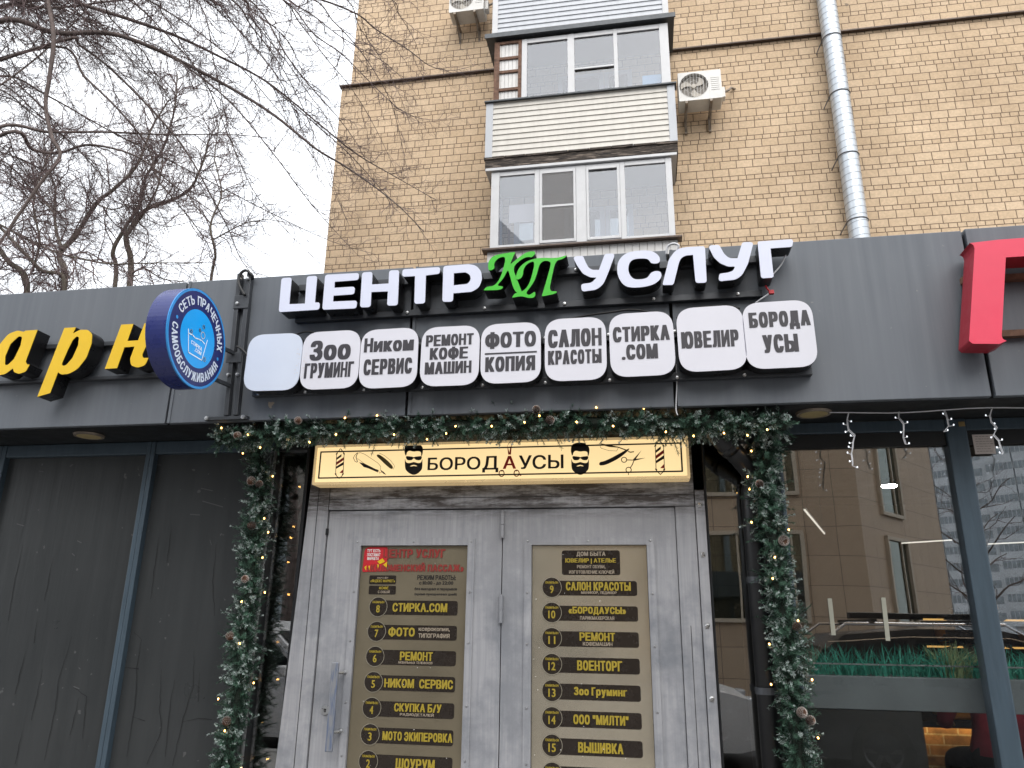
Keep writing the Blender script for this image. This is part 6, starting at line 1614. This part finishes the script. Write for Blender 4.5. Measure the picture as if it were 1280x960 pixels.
TWB = empty('tower_block', (85, -135, 0), 'tall white tower block with glazed balconies mirrored in the cafe window', 'building')
P0, P1 = Vector((54, -160, 0)), Vector((117, -101, 0)); ux = (P1 - P0).normalized(); LT = (P1 - P0).length; nb = Vector((-ux.y, ux.x, 0)); nb = nb if nb.y > 0 else -nb
g = MB(); HT = 93
q = [P0, P1, P1 - nb * 14, P0 - nb * 14]
for i in range(4): a, b = q[i], q[(i + 1) % 4]; g.quad(a, b, b + Vector((0, 0, HT)), a + Vector((0, 0, HT)))
g.quad(*[v + Vector((0, 0, HT)) for v in q]); g.build('wall', 'tower_white', TWB)
for k in range(30):
    z = 2.2 + k * 2.95; g = MB()
    bays = 18; bw = LT / bays
    for j in range(bays):
        if j % 3 == 2: continue
        a = P0 + ux * (j * bw + .12) + nb * .9; b = P0 + ux * ((j + 1) * bw - .12) + nb * .9
        c0 = a - nb * .9; d0 = b - nb * .9
        for z0, z1 in ((z, z + 1.25), (z + 2.62, z + 2.93)):
            g.quad(a + Vector((0, 0, z0)), b + Vector((0, 0, z0)), b + Vector((0, 0, z1)), a + Vector((0, 0, z1)))
            for s0, s1 in ((a, c0), (b, d0)): g.quad(s0 + Vector((0, 0, z0)), s1 + Vector((0, 0, z0)), s1 + Vector((0, 0, z1)), s0 + Vector((0, 0, z1)))
            g.quad(a + Vector((0, 0, z0)), b + Vector((0, 0, z0)), d0 + Vector((0, 0, z0)), c0 + Vector((0, 0, z0)))
        for u in np.linspace(0, 1, 7): m_ = a.lerp(b, u) + nb * .02; g.bar(m_ + Vector((0, 0, z + 1.25)), m_ + Vector((0, 0, z + 2.62)), .10, .08)
    bc = g.build('balcony_row', 'tower_white', TWB)
    g = MB()
    for j in range(bays):
        if j % 3 == 2:
            a = P0 + ux * (j * bw + .9) + nb * .02; b = P0 + ux * ((j + 1) * bw - .9) + nb * .02; g.quad(a + Vector((0, 0, z + .9)), b + Vector((0, 0, z + .9)), b + Vector((0, 0, z + 2.3)), a + Vector((0, 0, z + 2.3)))
        else:
            a = P0 + ux * (j * bw + .15) + nb * .84; b = P0 + ux * ((j + 1) * bw - .15) + nb * .84; g.quad(a + Vector((0, 0, z + 1.25)), b + Vector((0, 0, z + 1.25)), b + Vector((0, 0, z + 2.62)), a + Vector((0, 0, z + 2.62)))
    g.build('window_row', 'tower_dark', bc)

def car(xc, yc, L_, W_, H_, paint, lab, suv):
    t = empty('parked_car', (xc, yc, 0.004), lab, 'car', 'cars parked along the kerb'); x0 = xc - L_ / 2; h = W_ / 2
    pr = lambda *l: [(x0 + a * L_, b * H_) for a, b in l]
    low = pr((.0, .26), (.005, .45), (.02, .56), (.30, .60), (.70, .59), (.88, .55), (.975, .48), (1.0, .36), (.99, .20), (.90, .14), (.10, .14), (.01, .18))
    low = smooth_loop(low, 1)
    g = MB(); wf = lambda b: h * (1 - .06 * max(0, (b / H_ - .42)) * 3 - .10 * max(0, .3 - b / H_))
    mid = .82
    for sg in (-1, 1):
        g.plate([low], 0, lambda a, b: (a, yc + sg * wf(b), b))
    g.rim([low], 0, 0, 0, lambda a, b: (a, yc - wf(b), b), lambda a, b: (a, yc + wf(b), b))
    up = pr((.03, .575), (.085, .86), (.13, .955), (.30, 1.0), (.48, .995), (.585, .93), (.735, .59)) if suv else pr((.06, .575), (.17, .87), (.24, .97), (.36, 1.0), (.50, .985), (.60, .90), (.74, .59))
    ws = lambda b: h * (.955 - .30 * max(0, b / H_ - .57))
    for sg in (-1, 1): g.plate([up], 0, lambda a, b: (a, yc + sg * ws(b), b))
    g.rim([up], 0, 0, 0, lambda a, b: (a, yc - ws(b), b), lambda a, b: (a, yc + ws(b), b)); g.build('body', paint, t, bevel=.02)
    win = [pr((.085, .62), (.125, .88), (.27, .925), (.27, .62)), pr((.29, .62), (.29, .928), (.475, .925), (.475, .62)), pr((.495, .62), (.495, .92), (.575, .87), (.69, .62))]
    for wpoly in win:
        for sg in (-1, 1): g = MB(); g.plate([wpoly], 0, lambda a, b: (a, yc + sg * (ws(b) + .006), b)); g.build('side_window', 'car_glass', t)
    for (a0, b0), (a1, b1), nm in (((.745, .60), (.595, .915), 'windscreen'), ((.025, .60), (.085, .87), 'rear_window')):
        g = MB(); (xa, za), (xb, zb_) = pr((a0, b0))[0], pr((a1, b1))[0]; o_ = .012 if nm == 'windscreen' else -.012
        g.quad((xa + o_, yc - ws(za) * .9, za), (xa + o_, yc + ws(za) * .9, za), (xb + o_, yc + ws(zb_) * .9, zb_), (xb + o_, yc - ws(zb_) * .9, zb_)); g.build(nm, 'car_glass', t)
    for fx2 in (.18, .80):
        for sg in (-1, 1):
            cxx = x0 + fx2 * L_; wy2 = yc + sg * (h - .10); g = MB(); g.lathe([(.20, -.1), (.31, -.105), (.335, -.08), (.335, .08), (.31, .105), (.20, .1)], (cxx, wy2, .335), 'Y', 28); wh = g.build('wheel', 'rubber', t, smooth=True)
            g = MB(); g.lathe([(.001, sg * .085), (.05, sg * .09), (.06, sg * .075)], (cxx, wy2, .335), 'Y', 20); g.lathe([(.17, sg * .08), (.205, sg * .10)], (cxx, wy2, .335), 'Y', 24)
            for k in range(6): a = k * math.pi / 3; g.bar((cxx + .05 * math.cos(a), wy2 + sg * .08, .335 + .05 * math.sin(a)), (cxx + .18 * math.cos(a), wy2 + sg * .085, .335 + .18 * math.sin(a)), .045, .02, up=(0, 1, 0))
            g.build('rim', 'wheel_rim', wh)
    for sg in (-1, 1):
        g = MB(); g.obox((x0 + .965 * L_, yc + sg * h * .68, .47 * H_), (.05, 0, 0), (0, .17, 0), (0, 0, .055)); g.build('headlight', 'head_lamp', t, bevel=.02)
        g = MB(); g.obox((x0 + .012 * L_, yc + sg * h * .74, .52 * H_), (.03, 0, 0), (0, .11, 0), (0, 0, .12)); g.build('tail_light', 'sticker_red', t, bevel=.015)
        g = MB(); g.obox((x0 + .66 * L_, yc + sg * (h + .09), .62 * H_), (.06, 0, 0), (0, .09, 0), (0, 0, .065)); g.build('wing_mirror', paint, t, bevel=.025)
        if suv: g = MB(); zz = H_ + .05; g.tube([(x0 + .10 * L_, yc + sg * h * .78, H_ * .95), (x0 + .14 * L_, yc + sg * h * .78, zz), (x0 + .50 * L_, yc + sg * h * .78, zz), (x0 + .545 * L_, yc + sg * h * .78, H_ * .95)], .017, 8); g.build('roof_rail', 'chrome', t)
        g = MB(); g.tube([(x0 + .09 * L_, yc + sg * (ws(.90 * H_) + .01), .905 * H_), (x0 + .28 * L_, yc + sg * (ws(.94 * H_) + .01), .945 * H_), (x0 + .50 * L_, yc + sg * (ws(.935 * H_) + .01), .94 * H_), (x0 + .59 * L_, yc + sg * (ws(.87 * H_) + .012), .875 * H_), (x0 + .71 * L_, yc + sg * (ws(.62 * H_) + .012), .61 * H_)], .009, 6); g.build('window_trim', 'chrome', t)
    if suv:
        for fx2 in (.20, .42): g = MB(); g.bar((x0 + fx2 * L_, yc - h * .86, H_ + .085), (x0 + fx2 * L_, yc + h * .86, H_ + .085), .06, .03); g.build('cross_bar', 'black_metal', t)
        g = MB(); g.bar((x0 + .16 * L_, yc + h * .5, H_ + .14), (x0 + .48 * L_, yc + h * .5, H_ + .14), .12, .07); g.build('ski_carrier', 'black_metal', t, bevel=.01)
    g = MB(); g.box(x0 + .985 * L_, x0 + .998 * L_, yc - h * .45, yc + h * .45, .30 * H_, .44 * H_); g.build('grille', 'black_metal', t)
car(3.95, -5.95, 4.7, 1.86, 1.60, 'car_grey', 'dark grey estate car with roof bars parked opposite the cafe window', True)
car(-.85, -5.95, 4.3, 1.78, 1.62, 'car_white', 'white car parked directly behind the camera opposite the door', False)
car(-5.2, -5.95, 4.3, 1.78, 1.60, 'car_white', 'white car parked opposite the grey film windows', False)

GB = empty('reflection_block', (-14, -34, 0), 'added grey brown panel block far across the street that darkens the side light reflection', 'building')  # added block out of view, keeps the mirrored sky out of the side light
g = MB(); g.box(-40, -4.5, -46, -34, 0, 24); g.build('wall', 'block_wall', GB)
for k in range(8):
    z = 1.4 + k * 2.9; g = MB()
    for x in np.arange(-39, -5.5, 1.9): g.box(x, x + 1.15, -34.03, -33.98, z, z + 1.5)
    g.build('window_row', 'tower_dark', GB)
